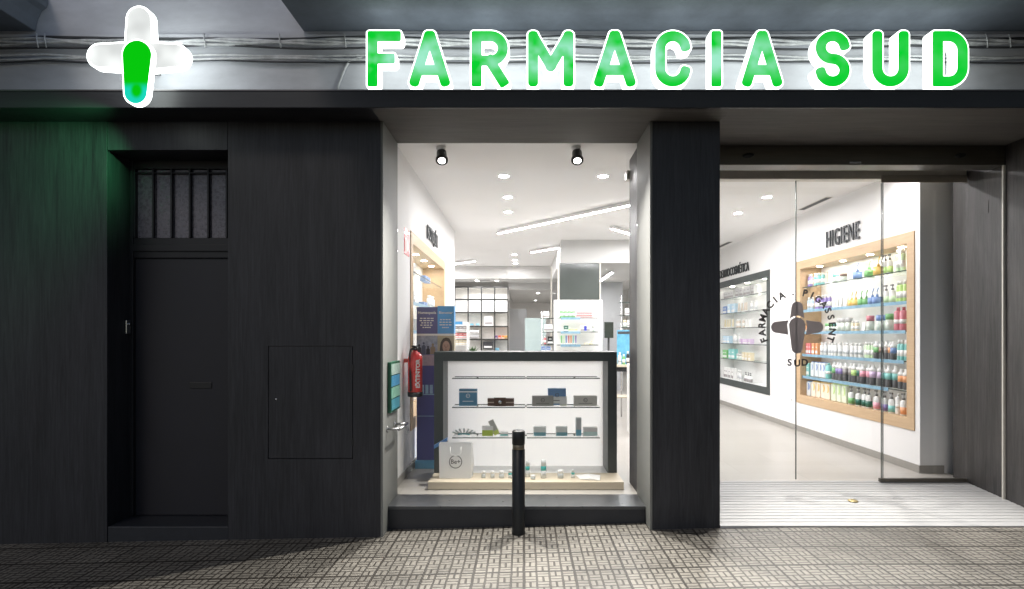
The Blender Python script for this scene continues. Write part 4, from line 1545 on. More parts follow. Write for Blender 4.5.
for q in range(4):
    y = na + (nb_ - na) * (q + 0.5) / 4
    lm = MB().add([(WR + 0.14 + 0.04 * math.cos(2 * math.pi * j / 16), y + 0.04 * math.sin(2 * math.pi * j / 16), nz1 - 0.003) for j in range(16)], [list(range(16))[::-1]]).build('niche_lamp', M['nichelamp'], nt_r, fix=False)
gp = 'products on the shelves of the right oak niche'
PI2 = -math.pi / 2
rows1 = [(801, 813.5, 4, 'bottle', 'purple', 0.20), (815, 825, 3, 'bottle', 'teal', 0.19), (826, 829, 1, 'tube', 'beige', 0.18), (832, 839, 1, 'jar', 'teal', 0.13), (841.5, 845.5, 1, 'jar', 'brown', 0.11),
         (853, 860, 1, 'tub', 'blue', 0.22), (864.5, 872.5, 1, 'tub', 'green', 0.22), (876, 883, 1, 'tub', 'yellow', 0.24), (884, 893, 2, 'pump', 'lime', 0.24), (895.5, 905.5, 2, 'bottle', 'pale green', 0.27)]
rows2 = [(803, 814, 4, 'bottle', 'pale blue', 0.20), (815, 830.5, 5, 'bottle', 'purple', 0.21), (833, 848, 4, 'tube', 'white', 0.14), (849, 857.5, 2, 'tub', 'yellow', 0.20), (859, 868, 2, 'tub', 'green', 0.20), (870, 881, 2, 'tub', 'blue', 0.21),
         (883, 895, 2, 'pump', 'pale green', 0.23), (897, 908, 3, 'bottle', 'lime', 0.26)]
rows3 = [(800, 813, 5, 'box', 'orange', 0.09), (826, 832, 2, 'jar', 'green', 0.12), (833, 838, 2, 'jar', 'teal', 0.12), (839, 851, 3, 'jar', 'silver', 0.19), (853, 859, 2, 'bottle', 'cream', 0.14), (861, 866, 2, 'tube', 'white', 0.12),
         (867, 873, 1, 'jar', 'crimson', 0.20), (877, 886, 2, 'jar', 'blue', 0.20), (887, 893, 1, 'jar', 'green', 0.21), (896.5, 908, 2, 'tall', 'crimson', 0.28)]
rows4 = [(801, 814, 4, 'box', 'red', 0.17), (815, 820, 2, 'box', 'orange', 0.17), (821, 863, 11, 'bottle', 'white', 0.19), (864, 874, 4, 'bottle', 'pale green', 0.21), (875, 879.5, 1, 'two', 'green', 0.22), (879.5, 884, 1, 'two', 'brown', 0.22), (884, 888, 1, 'two', 'grey', 0.22),
         (888, 892, 1, 'two', 'orange', 0.22), (892, 896.5, 1, 'two', 'blue', 0.22), (898, 909.5, 3, 'bottle', 'teal', 0.24)]
rows5 = [(799, 812, 4, 'box', 'teal', 0.20), (813, 827, 4, 'pack', 'blue', 0.22), (828, 831.5, 1, 'tall', 'teal', 0.23), (832, 836, 1, 'two', 'green', 0.255), (836, 844, 2, 'two', 'purple', 0.255), (844, 852.5, 2, 'two', 'grey', 0.255), (852.5, 857, 1, 'two', 'lime', 0.255),
         (857, 861.5, 1, 'two', 'dark green', 0.255), (861.5, 871, 2, 'two', 'pink', 0.255), (871, 882.5, 2, 'two', 'lilac', 0.265), (882.5, 897.5, 3, 'two', 'teal', 0.265), (899, 909.5, 2, 'two', 'orange', 0.24)]
rows6 = [(799, 813, 4, 'pack', 'blue', 0.22), (814, 832, 4, 'pack', 'yellow', 0.23), (833, 849, 3, 'pack', 'lime', 0.24), (850, 855, 1, 'pump', 'green', 0.25), (857, 872, 3, 'pump', 'dark green', 0.25), (873.5, 880, 1, 'pump', 'pink', 0.25), (883, 888.5, 1, 'pump', 'purple', 0.25),
         (889.5, 895.5, 1, 'pump', 'teal', 0.25), (896, 900, 1, 'tall', 'white', 0.25), (901, 906.5, 1, 'pump', 'orange', 0.26)]
nm = ['on the top shelf of the right oak niche', 'on the second shelf of the right oak niche', 'on the third shelf of the right oak niche', 'on the fourth shelf of the right oak niche',
      'on the fifth shelf of the right oak niche', 'on the floor of the right oak niche']
for rows, z, place in zip([rows1, rows2, rows3, rows4, rows5, rows6], SH + [nz0], nm):
    fill_shelf(rows, z + 0.001, place, WR, 1, gp, na + 0.01, nb_ - 0.01, PI2)

# ---- right grey framed niche
nt_d, da, db, dz0, dz1 = niche(True, DY0, DY1, M['greyframe'], M['greyframe'], 'grey framed white niche of skin care beyond the oak niche', 'wall_niche', False, M['whitelac'], M['whitelac'])
DS = [2.44, 2.12, 1.80, 1.47, 1.14]
for z in DS:
    sh = MB().box((WR + 0.035, da + 0.002, z - 0.010), (WR + ND - 0.004, db - 0.002, z)).build('shelf', M['shelfglass'], nt_d)
    MB().box((WR + 0.031, da + 0.002, z - 0.011), (WR + 0.0348, db - 0.002, z)).build('shelf_edge', M['edge'], sh)
for q in range(3):
    y = da + (db - da) * (q + 0.5) / 3
    MB().add([(WR + 0.14 + 0.04 * math.cos(2 * math.pi * j / 16), y + 0.04 * math.sin(2 * math.pi * j / 16), dz1 - 0.003) for j in range(16)], [list(range(16))[::-1]]).build('niche_lamp', M['nichelamp'], nt_d, fix=False)
gd_ = 'products on the shelves of the grey framed niche'
nd_ = ['on the top shelf of the grey framed niche', 'on the second shelf of the grey framed niche', 'on the third shelf of the grey framed niche', 'on the fourth shelf of the grey framed niche', 'on the fifth shelf of the grey framed niche', 'on the floor of the grey framed niche']
drows = [
    [(724, 735, 4, 'box', 'silver', 0.16), (737, 756, 5, 'box', 'silver', 0.18)],
    [(724, 729, 2, 'box', 'blue', 0.16), (729.5, 736, 2, 'box', 'pale blue', 0.2), (738, 748, 4, 'tube', 'beige', 0.19), (750, 757, 2, 'bottle', 'white', 0.2)],
    [(724, 734, 4, 'tube', 'cream', 0.19), (736, 745, 3, 'bottle', 'beige', 0.18), (746, 753, 3, 'tube', 'white', 0.17)],
    [(724, 731, 3, 'box', 'pale blue', 0.16), (733, 741, 3, 'bottle', 'white', 0.2), (741.5, 752, 4, 'box', 'lilac', 0.1)],
    [(724, 729, 2, 'box', 'green', 0.18), (730, 736, 2, 'box', 'teal', 0.21), (738, 743, 2, 'jar', 'silver', 0.12), (744, 753, 3, 'box', 'cream', 0.16)],
    [(724, 736, 4, 'box', 'white', 0.24), (737, 743, 2, 'bottle', 'white', 0.22), (744, 752, 3, 'pump', 'grey', 0.2)],
]
for rows, z, place in zip(drows, DS + [dz0], nd_):
    fill_shelf(rows, z + 0.001, place, WR, 1, gd_, da + 0.01, db - 0.01, PI2)

# ---- left oak niche
nt_l, la, lb_, lz0, lz1 = niche(False, NY0, NY1, M['oak'], M['oakv'], 'oak framed lit niche on the left wall behind the fire extinguisher', 'wall_niche', True, M['oak'], M['whitelac'])
for i, z in enumerate(SH):
    sh = MB().box((WL - 0.035, la + 0.002, z - 0.012), (WL - ND + 0.004, lb_ - 0.002, z)).build('shelf', M['shelfglass'], nt_l)
    MB().box((WL - 0.0315, la + 0.002, z - 0.012), (WL - 0.0348, lb_ - 0.002, z)).build('shelf_edge', M['edge'], sh)
    if i > 0:
        MB().box((WL - 0.024, la + 0.003, z - 0.034), (WL - 0.031, lb_ - 0.003, z + 0.006)).build('price_rail', rail_m, sh)
for q in range(4):
    y = la + (lb_ - la) * (q + 0.5) / 4
    MB().add([(WL - 0.14 + 0.04 * math.cos(2 * math.pi * j / 16), y + 0.04 * math.sin(2 * math.pi * j / 16), lz1 - 0.003) for j in range(16)], [list(range(16))[::-1]]).build('niche_lamp', M['nichelamp'], nt_l, fix=False)
gl_ = 'products on the shelves of the left oak niche'
for ys_, z, kind, col, h, n_, place in ((7.0, SH[0], 'box', 'black', 0.12, 1, 'on the top shelf of the left oak niche'), (7.2, SH[0], 'box', 'white', 0.15, 3, 'on the top shelf of the left oak niche'), (8.4, SH[0], 'box', 'blue', 0.08, 3, 'on the top shelf of the left oak niche'),
                                       (7.0, SH[1], 'box', 'white', 0.16, 4, 'on the second shelf of the left oak niche'), (8.3, SH[1], 'box', 'blue', 0.07, 2, 'on the second shelf of the left oak niche'), (8.9, SH[1], 'bottle', 'white', 0.2, 3, 'on the second shelf of the left oak niche'),
                                       (7.0, SH[2], 'box', 'navy', 0.14, 3, 'on the third shelf of the left oak niche'), (7.8, SH[2], 'box', 'white', 0.16, 4, 'on the third shelf of the left oak niche')):
    labs = run_labels(kind, col, n_, place)
    for i in range(n_):
        product(kind, col, 0.09, h, (WL - 0.14, ys_ + i * 0.17, z + 0.001), labs[i], gl_, math.pi / 2)

# ================================================================= LEFT CORNER: extinguisher, signs, poster stand
ex = Vector((-1.152, 6.35, 0))
et = thing('fire_extinguisher', 'red fire extinguisher with black hose hung on the left wall', 'fire extinguisher', (ex.x, ex.y, 1.0))
MB().lathe([(0, 1.045), (0.073, 1.045), (0.076, 1.06), (0.076, 1.40), (0.07, 1.435), (0.05, 1.462), (0.025, 1.475), (0.025, 1.49), (0, 1.49)], (ex.x, ex.y, 0), 28).build('cylinder', M['red'], et)
MB().lathe([(0, 1.0), (0.075, 1.0), (0.079, 1.01), (0.079, 1.05), (0.0, 1.05)], (ex.x, ex.y, 0), 28).build('foot_ring', M['black'], et)
MB().lathe([(0, 1.49), (0.03, 1.49), (0.03, 1.525), (0, 1.525)], (ex.x, ex.y, 0), 12).box((ex.x - 0.02, ex.y - 0.10, 1.525), (ex.x + 0.02, ex.y + 0.03, 1.54)).box((ex.x - 0.015, ex.y - 0.11, 1.50), (ex.x + 0.015, ex.y - 0.02, 1.512)).build('valve_lever', M['black'], et)
MB().tube([(ex.x - 0.01, ex.y - 0.03, 1.505), (ex.x - 0.03, ex.y - 0.085, 1.50), (ex.x - 0.038, ex.y - 0.10, 1.44), (ex.x - 0.035, ex.y - 0.093, 1.25), (ex.x - 0.03, ex.y - 0.092, 1.10), (ex.x - 0.03, ex.y - 0.092, 1.06)], 0.012, 10).build('hose', M['black'], et)
mb = MB()
add_text(mb, 'EXTINTOR', 0.062, 0.0006, frame((ex.x + 0.043, ex.y - 0.0668, 1.245), (0, 0, 1), (-0.84, -0.54, 0)), 0.002)
for q in range(6):
    a = R(-62 + 0)
    mb.box((ex.x + 0.012 + 0.002 * q, ex.y - 0.0772, 1.12 + q * 0.042), (ex.x + 0.03, ex.y - 0.0755, 1.145 + q * 0.042))
mb.build('printed_text', cmat(CN['white']), et)
B((WL, ex.y - 0.02, 1.36), (ex.x - 0.08, ex.y + 0.02, 1.40)).build('wall_bracket', M['red'], et)
# pictogram sign on the wall
ps = thing('wall_sign', 'small red and white extinguisher sign high on the left wall', 'sign', (WL, 6.48, 2.65))
B((WL, 6.35, 2.51), (WL + 0.006, 6.62, 2.79), 0.002).build('plate', M['red'], ps)
mb = MB()
m4 = frame((WL + 0.0065, 6.485, 2.65), (0, 1, 0), (0, 0, 1))
mb.box((-0.085, -0.10, 0), (-0.035, 0.04, 0.001), m4).box((-0.07, 0.045, 0), (-0.05, 0.075, 0.001), m4).box((-0.095, 0.08, 0), (-0.03, 0.095, 0.001), m4)
flame = [(0.0, -0.09), (0.05, -0.10), (0.085, -0.05), (0.075, 0.01), (0.06, 0.05), (0.055, 0.02), (0.04, 0.09), (0.02, 0.04), (0.0, 0.0), (-0.005, -0.05)]
mb.prism([flame], 0.001, m4)
mb.build('pictogram', cmat(CN['white']), ps)
# socket plates
for (x, y, z, right, wd) in ((WL, 6.55, 0.62, False, 'low on the left wall under the extinguisher'), (WR, 9.75, 0.60, True, 'low on the right wall between the niches')):
    s = -1 if right else 1
    t = thing('wall_socket', 'white socket plate ' + wd, 'socket', (x, y, z), 'socket plates')
    B((x, y - 0.045, z - 0.045), (x + s * 0.009, y + 0.045, z + 0.045), 0.003).build('plate', M['whitelac'], t)
    MB().lathe([(0, 0), (0.02, 0), (0.02, 0.002), (0, 0.002)], (0, 0, 0), 16, frame((x + s * 0.009, y, z), (0, s, 0), (0, 0, 1))).build('insert', cmat((0.4, 0.4, 0.4)), t)

# cardboard poster stand
SX0, SXM, SX1, SY = -1.228, -0.99, -0.80, 6.86
navy = pbr('navy print', (0.085, 0.09, 0.29), 0.45, 0, 0.12, 5)
blueP = pbr('blue print', (0.08, 0.38, 0.78), 0.45, 0, 0.1, 5)
st = thing('poster_stand', 'tall cardboard display with navy and blue headers and portraits beside the case', 'poster stand', ((SX0 + SX1) / 2, SY, FZ))
zt, zm = 1.97, 1.665
B((SX0, SY, FZ + 0.09), (SX1, SY + 0.14, zm - 0.24), 0.003).build('column', navy, st)
B((SX0 - 0.01, SY - 0.05, FZ + 0.001), (SX1 + 0.01, SY + 0.25, FZ + 0.089), 0.004).build('base', pbr('light blue card', (0.16, 0.48, 0.72), 0.5, 0, 0.1), st)
hp = B((SX0, SY, zm), (SXM - 0.001, SY + 0.14, zt), 0.002).build('header', navy, st)
hp2 = B((SXM + 0.001, SY, zm), (SX1, SY + 0.14, zt + 0.012), 0.002).build('header', blueP, st)
wh = cmat(CN['white'])
mb = MB()
add_text(mb, 'Homeopatía', 0.042, 0.0005, front((SX0 + SXM) / 2, SY - 0.001, zt - 0.065), 0.0008)
for i, w in enumerate((0.16, 0.17, 0.13, 0.15, 0.10)):
    c_ = (SX0 + SXM) / 2
    for j in range(4):
        xx = c_ - w / 2 + j * w / 4
        mb.box((xx, SY - 0.002, zt - 0.135 - i * 0.026), (xx + w / 4 * random.uniform(0.6, 0.9), SY - 0.0005, zt - 0.124 - i * 0.026))
mb.build('header_print', wh, hp)
mb = MB()
add_text(mb, 'Bienestar', 0.042, 0.0005, front((SXM + SX1) / 2, SY - 0.001, zt - 0.065), 0.0008)
for i, w in enumerate((0.13, 0.14, 0.14, 0.08)):
    c_ = (SXM + SX1) / 2
    for j in range(4):
        xx = c_ - w / 2 + j * w / 4
        mb.box((xx, SY - 0.002, zt - 0.15 - i * 0.03), (xx + w / 4 * random.uniform(0.6, 0.9), SY - 0.0005, zt - 0.138 - i * 0.03))
mb.build('header_print', wh, hp2)
B((SX0, SY - 0.001, zm - 0.022), (SX1, SY + 0.141, zm - 0.001)).build('divider', wh, st)
# left picture: blurred group of people
pl = B((SX0, SY, zm - 0.238), (SXM - 0.001, SY + 0.14, zm - 0.023)).build('picture', pbr('grey blue print', (0.36, 0.40, 0.50), 0.45, 0, 0.4, 18), st)
for i, (fx, w, h, c) in enumerate(((0.12, 0.055, 0.12, (0.05, 0.05, 0.06)), (0.34, 0.05, 0.15, (0.10, 0.12, 0.18)), (0.55, 0.045, 0.10, (0.03, 0.03, 0.04)), (0.78, 0.06, 0.13, (0.32, 0.24, 0.16)))):
    x = SX0 + 0.238 * fx
    zb = zm - 0.236
    mb = MB()
    mb.prism([[(-w / 2, 0), (w / 2, 0), (w * 0.45, h * 0.6), (w * 0.15, h * 0.72), (-w * 0.15, h * 0.72), (-w * 0.45, h * 0.6)]], 0.0012, front(x, SY - 0.0004, zb))
    mb.prism([[(w * 0.24 * math.cos(R(a)), h * 0.84 + w * 0.28 * math.sin(R(a))) for a in range(0, 360, 30)]], 0.0012, front(x, SY - 0.0004, zb))
    mb.build('printed_figure', pbr('printed figure', c, 0.45), pl)
# right picture: portrait with long hair
pr_ = B((SXM + 0.001, SY, zm - 0.238), (SX1, SY + 0.14, zm - 0.023)).build('picture', pbr('cream print', (0.50, 0.44, 0.31), 0.45, 0, 0.1, 8), st)
cxp, czp = (SXM + SX1) / 2 + 0.005, zm - 0.16


def ell(a, b, x=0, y=0, n_=28, cut=None):
    return [(x + a * math.cos(2 * math.pi * i / n_), y + b * math.sin(2 * math.pi * i / n_)) for i in range(n_)]


hair = [(-0.075, -0.08), (-0.072, 0.0), (-0.062, 0.06), (-0.035, 0.105), (0.0, 0.117), (0.035, 0.107), (0.06, 0.065), (0.07, 0.0), (0.072, -0.08)]
MB().prism([hair], 0.001, front(cxp, SY - 0.0004, czp)).build('printed_hair', pbr('printed hair', (0.085, 0.06, 0.045), 0.45, 0, 0.3, 60, (4, 1, 0.3)), pr_)
MB().prism([ell(0.042, 0.066, 0, 0.012)], 0.001, front(cxp, SY - 0.0016, czp)).box((-0.022, -0.08, 0), (0.022, -0.03, 0.001), front(cxp, SY - 0.0016, czp)).build('printed_face', pbr('printed skin', (0.52, 0.33, 0.24), 0.45, 0, 0.1, 20), pr_)
mb = MB()
for sx_ in (-1, 1):
    mb.prism([ell(0.008, 0.004, sx_ * 0.018, 0.018, 10)], 0.0008, front(cxp, SY - 0.0028, czp))
    mb.box((sx_ * 0.018 - 0.011, 0.029, 0), (sx_ * 0.018 + 0.011, 0.032, 0.0008), front(cxp, SY - 0.0028, czp))
mb.prism([ell(0.014, 0.004, 0, -0.026, 12)], 0.0008, front(cxp, SY - 0.0028, czp))
mb.prism([[(-0.004, 0.018), (-0.008, -0.006), (0.006, -0.006)]], 0.0006, front(cxp, SY - 0.0028, czp))
mb.build('printed_features', pbr('printed dark features', (0.22, 0.10, 0.08), 0.45), pr_)
# lower column prints
mb = MB()
for i in range(3):
    mb.box((SX0 + 0.05 + 0.05 * i, SY - 0.0015, 0.98), (SX0 + 0.085 + 0.05 * i, SY - 0.0003, 1.08))
mb.box((SX0 + 0.01, SY - 0.0015, 0.965), (SX0 + 0.23, SY - 0.0003, 0.975)).box((SX0 + 0.01, SY - 0.0015, 0.72), (SX0 + 0.24, SY - 0.0003, 0.726))
mb.build('printed_tubes', pbr('pale blue print', (0.35, 0.55, 0.72), 0.45, 0, 0.2, 20), st)
mb = MB().box((SX0 + 0.002, SY - 0.0012, 1.30), (SX1 - 0.002, SY - 0.0003, 1.42))
mb.build('printed_panel', pbr('lilac print', (0.46, 0.38, 0.44), 0.45, 0, 0.3, 14), st)

# ================================================================= DISPLAY CASE IN THE WINDOW
PX0, PX1 = wx(428, 5.88), wx(624, 5.88)
o_ = B((PX0, 5.88, FZ + 0.004), (PX1, 6.275, 0.209)).build('display_plinth', M['oakpale'], None, bevel=0.003)
tag(o_, 'long low cream wood plinth lying in the shop window', 'plinth')
CX0, CX1, CTOP = wx(434, 6.28), wx(617, 6.28), 1.473
case = thing('display_case', 'wide white display case with thick dark grey frame behind the plinth', 'display case', ((CX0 + CX1) / 2, 6.28, FZ))
fw = 0.096
zb_ = FZ + 0.001
mb = MB().prism([[(CX0, zb_), (CX0 + fw, zb_), (CX0 + fw, CTOP - fw), (CX1 - fw, CTOP - fw), (CX1 - fw, zb_), (CX1, zb_), (CX1, CTOP), (CX0, CTOP)]], 0.42, front(0, 6.70, 0))
mb.build('frame', M['greyframe'], case, bevel=0.003)
MB().add([(CX0 + fw + 0.0005, 6.66, FZ + 0.03), (CX1 - fw - 0.0005, 6.66, FZ + 0.03), (CX1 - fw - 0.0005, 6.66, CTOP - fw - 0.0005), (CX0 + fw + 0.0005, 6.66, CTOP - fw - 0.0005)], [(0, 1, 2, 3)]).build('back_panel', translucent('opal acrylic panel', (0.92, 0.92, 0.91)), case, fix=False)
MB().box((CX0 + fw + 0.0005, 6.29, FZ + 0.003), (CX1 - fw - 0.0005, 6.655, FZ + 0.07)).build('bottom_panel', M['whitelac'], case)
SZs = [1.196, 0.890, 0.569]
sx0, sx1 = wx(452, 6.33), wx(600, 6.33)
xm = wx(526, 6.33)
for z in SZs:
    for a, b in ((sx0, xm - 0.008), (xm + 0.008, sx1)):
        sh = B((a, 6.334, z - 0.009), (b, 6.60, z)).build('shelf', M['shelfglass'], case)
        MB().box((a, 6.33, z - 0.010), (b, 6.3338, z)).box((a, 6.6003, z - 0.010), (b, 6.604, z)).build('shelf_edge', M['edge'], sh)
    mb = MB()
    for x in (sx0 + 0.25, xm, sx1 - 0.25):
        mb.box((x - 0.01, 6.56, z - 0.024), (x + 0.01, 6.629, z - 0.0105))
    mb.build('shelf_bracket', M['chrome'], case)

gcase = 'goods shown in the window display case'


def disp_box(px0, px1, py0, z, d, col, label, band=None, tilt=0.0, rough=0.35, dep=0.07, mark=True, name='product_box', metal=0.0):
    x0, x1 = wx(px0, d), wx(px1, d)
    h = wz(py0, d) - z
    t = thing(name, label, 'box', ((x0 + x1) / 2, d, z), gcase)
    col = tuple(min(0.85, q * 2.0 + 0.01) for q in col)
    c_ = pbr('display carton', col, rough, metal, 0.05, 10)
    MB().box((x0, d, z + 0.001), (x1, d + dep, z + h), None, 0.003).build('carton', c_, t)
    xc = (x0 + x1) / 2
    if band:
        bc, q0, q1 = band
        B((x0 + 0.001, d - 0.001, z + h * q0), (x1 - 0.001, d - 0.0002, z + h * q1)).build('printed_band', pbr('display band', tuple(min(0.85, q * 1.8) for q in bc), rough), t)
    if mark:
        rr = min(h * 0.2, 0.022)
        ringp = [ell(rr, rr, 0, 0, 20), ell(rr * 0.78, rr * 0.78, 0, 0, 20)[::-1]]
        mk = MB().prism(ringp, 0.0008, front(xc, d - 0.0012, z + h * 0.6))
        add_text(mk, 'Be+', rr * 0.9, 0.0004, front(xc, d - 0.0014, z + h * 0.6))
        mk.box((x0 + (x1 - x0) * 0.2, d - 0.0018, z + h * 0.26), (x1 - (x1 - x0) * 0.2, d - 0.0011, z + h * 0.30))
        lum = sum(col) / 3
        mk.build('printed_mark', cmat((0.85, 0.85, 0.85)) if lum < 0.3 else cmat((0.12, 0.12, 0.12)), t)
    if tilt:
        t.rotation_euler = (0, tilt, 0)
    return t


Z2, Z3 = SZs[1], SZs[2]
disp_box(459, 477, 389, Z2, 6.42, (0.045, 0.13, 0.21), 'dark blue carton with a pale wave, first on the middle case shelf', ((0.45, 0.62, 0.70), 0.80, 0.88))
bw = disp_box(487.5, 514, 398.5, Z2, 6.40, (0.055, 0.027, 0.018), 'dark brown bracelet shaped carton on the middle case shelf', ((0.30, 0.24, 0.20), 0.42, 0.56), mark=False)
B((wx(494, 6.40), 6.388, Z2 + 0.001), (wx(506, 6.40), 6.3995, wz(397.5, 6.4)), 0.002).build('clasp', pbr('dark bronze card', (0.10, 0.05, 0.03), 0.3), bw)
MB().lathe([(0, 0), (0.02, 0), (0.017, 0.004), (0, 0.004)], (0, 0, 0), 18, front(wx(500, 6.39), 6.387, Z2 + 0.045)).build('medallion', M['chrome'], bw)
disp_box(532, 553.5, 396, Z2, 6.40, (0.19, 0.185, 0.175), 'grey carton right of the shelf joint on the middle case shelf')
disp_box(548, 566, 388.5, Z2, 6.50, (0.10, 0.18, 0.32), 'tall blue and white carton at the back of the middle case shelf', ((0.72, 0.73, 0.72), 0.1, 0.52))
disp_box(560, 567, 397, Z2, 6.41, (0.74, 0.73, 0.70), 'small white carton before the tall blue carton', ((0.65, 0.60, 0.40), 0.02, 0.2), mark=False)
disp_box(574, 597, 396, Z2, 6.40, (0.36, 0.35, 0.325), 'beige grey carton, last on the middle case shelf')
# ampoule fan
af = thing('ampoule_fan', 'fan of clear and teal ampoules on the lower case shelf', 'ampoules', (wx(464, 6.42), 6.42, Z3), gcase)
for i in range(7):
    a = R(-66 + 22 * i)
    p0 = Vector((wx(464, 6.42), 6.42, Z3 + 0.016))
    dv = Vector((math.sin(a), 0, abs(math.cos(a)) * 0.75 + 0.02))
    q = p0 + Vector((math.sin(a) * 0.05, 0, 0))
    am = MB().tube([q + dv * 0.02, q + dv * 0.085], 0.009, 8).build('ampoule', cmat((0.50, 0.56, 0.56)), af)
    MB().tube([q, q + dv * 0.0195], 0.010, 8).build('teal_tip', cmat((0.05, 0.33, 0.36)), am)
disp_box(482, 493, 426.5, Z3, 6.41, (0.70, 0.70, 0.66), 'white and green carton on the lower case shelf', ((0.25, 0.32, 0.05), 0.02, 0.62), mark=False)
tb = disp_box(494.5, 500, 419, Z3 + 0.012, 6.44, (0.28, 0.28, 0.26), 'tilted grey slim carton on the lower case shelf', ((0.40, 0.48, 0.12), 0.02, 0.3), -0.45, mark=False, dep=0.04)
disp_box(500, 508, 432.5, Z3, 6.40, (0.68, 0.72, 0.72), 'tiny white carton lying before the tilted slim carton', ((0.06, 0.38, 0.38), 0.2, 0.5), mark=False)
for px0, px1, py, lab in ((533.5, 546, 427, 'first of three teal footed grey cartons on the lower case shelf'), (556, 567.5, 427, 'second of three teal footed grey cartons on the lower case shelf')):
    disp_box(px0, px1, py, Z3, 6.41, (0.36, 0.38, 0.38), lab, ((0.11, 0.24, 0.28), 0.02, 0.42), mark=False)
disp_box(576, 581.5, 418, Z3, 6.42, (0.25, 0.27, 0.28), 'tall slim grey carton with blue foot on the lower case shelf', ((0.10, 0.27, 0.36), 0.02, 0.35), mark=False)
disp_box(583.5, 597.5, 427.5, Z3, 6.41, (0.66, 0.70, 0.70), 'white carton with pale blue foot, last on the lower case shelf', ((0.36, 0.55, 0.63), 0.02, 0.5), mark=False)

# shopping bag on the plinth
PZ = 0.209
bx0, bx1, by = wx(439, 6.0), wx(470.5, 6.0), 6.02
bz1 = wz(444, 6.02)
bag = thing('paper_bag', 'silver white paper carrier bag with a printed ring on the plinth', 'paper bag', ((bx0 + bx1) / 2, by, PZ))
mb = MB()
mb.add([(bx0, by, PZ + 0.002), (bx1, by, PZ + 0.002), (bx1 + 0.012, by + 0.11, PZ + 0.002), (bx0 + 0.0, by + 0.11, PZ + 0.002),
        (bx0 - 0.006, by + 0.02, bz1), (bx1 + 0.004, by + 0.03, bz1), (bx1 + 0.012, by + 0.09, bz1), (bx0 - 0.002, by + 0.10, bz1 + 0.004),
        (bx1 + 0.03, by + 0.055, PZ + 0.15), (bx0 + 0.012, by + 0.055, PZ + 0.15)],
       [(0, 1, 5, 4), (1, 2, 8), (1, 8, 5), (2, 6, 8), (5, 8, 6), (2, 3, 7, 6), (3, 0, 9), (0, 4, 9), (4, 7, 9), (7, 3, 9), (3, 2, 1, 0)])
mb.build('bag_body', translucent('thin silver paper', (0.94, 0.94, 0.94)), bag)
xc = (bx0 + bx1) / 2 + 0.005
sl = 0.02 / (bz1 - PZ)
zr = PZ + (bz1 - PZ) * 0.48
mb = MB().prism([ell(0.066, 0.066, 0, 0, 32), ell(0.058, 0.058, 0, 0, 32)[::-1]], 0.0006, frame((xc, by + sl * (zr - PZ) - 0.002, zr), (1, 0, 0), (0, sl, 1)))
add_text(mb, 'Be+', 0.062, 0.0004, frame((xc, by + sl * (zr - PZ) - 0.002, zr), (1, 0, 0), (0, sl, 1)), 0.001)
mb.build('printed_ring', cmat((0.16, 0.16, 0.16)), bag)
hpts = [(xc - 0.055, by + 0.016, bz1 - 0.03), (xc - 0.054, by + 0.006, bz1 - 0.09), (xc - 0.04, by + 0.003, bz1 - 0.112), (xc, by + 0.001, bz1 - 0.118), (xc + 0.04, by + 0.003, bz1 - 0.112), (xc + 0.054, by + 0.006, bz1 - 0.09), (xc + 0.055, by + 0.016, bz1 - 0.03)]
MB().tube(hpts, 0.004, 8).build('cord_handle', cmat((0.85, 0.85, 0.84)), bag)
tag(MB().add([tuple(at(434, 445.5, 6.2)), tuple(at(447, 438, 6.2)), tuple(at(447, 441, 6.2)), tuple(at(434, 449, 6.2)),
              tuple(at(434, 445.5, 6.2) + Vector((0, 0.06, 0))), tuple(at(447, 438, 6.2) + Vector((0, 0.06, 0))), tuple(at(447, 441, 6.2) + Vector((0, 0.06, 0))), tuple(at(434, 449, 6.2) + Vector((0, 0.06, 0)))],
             [(0, 1, 2, 3), (7, 6, 5, 4), (0, 4, 5, 1), (3, 2, 6, 7), (1, 5, 6, 2), (0, 3, 7, 4)]).build('leaflet', pbr('blue leaflet', (0.10, 0.24, 0.50), 0.4)), 'slanted blue leaflet sticking up behind the paper bag', 'leaflet')

# small goods on the plinth
def mini(px, py0, py1, d, wpx, kind, label):
    x = wx(px, d)
    h = (py1 - py0) * d / F
    r = wpx / 2 * d / F
    t = thing('sample_bottle' if kind != 'jar' else 'cream_jar', label, 'bottle' if kind != 'jar' else 'jar', (x, d, PZ), 'samples standing on the window plinth')
    c0 = (x, d, PZ + 0.001)
    if kind == 'jar':
        MB().lathe([(0, 0), (r * 0.9, 0), (r, 0.004), (r, h * 0.6), (0, h * 0.6)], c0, 16).build('body', cmat((0.55, 0.58, 0.58), 0.15), t)
        MB().lathe([(0, h * 0.6), (r * 0.95, h * 0.6), (r * 0.95, h), (0, h)], c0, 16).build('lid', cmat((0.85, 0.85, 0.84)), t)
    else:
        MB().lathe([(0, 0), (r, 0), (r, h * 0.42), (0, h * 0.42)], c0, 16).build('body', cmat((0.66, 0.68, 0.68), 0.15), t)
        MB().lathe([(0, h * 0.42), (r * 1.01, h * 0.42), (r * 1.01, h * 0.66), (0, h * 0.66)], c0, 16).build('label_band', cmat((0.05, 0.42, 0.40)), t)
        MB().lathe([(0, h * 0.66), (r * 0.95, h * 0.66), (r * 0.9, h), (0, h)], c0, 16).build('cap', cmat((0.62, 0.64, 0.64)), t)


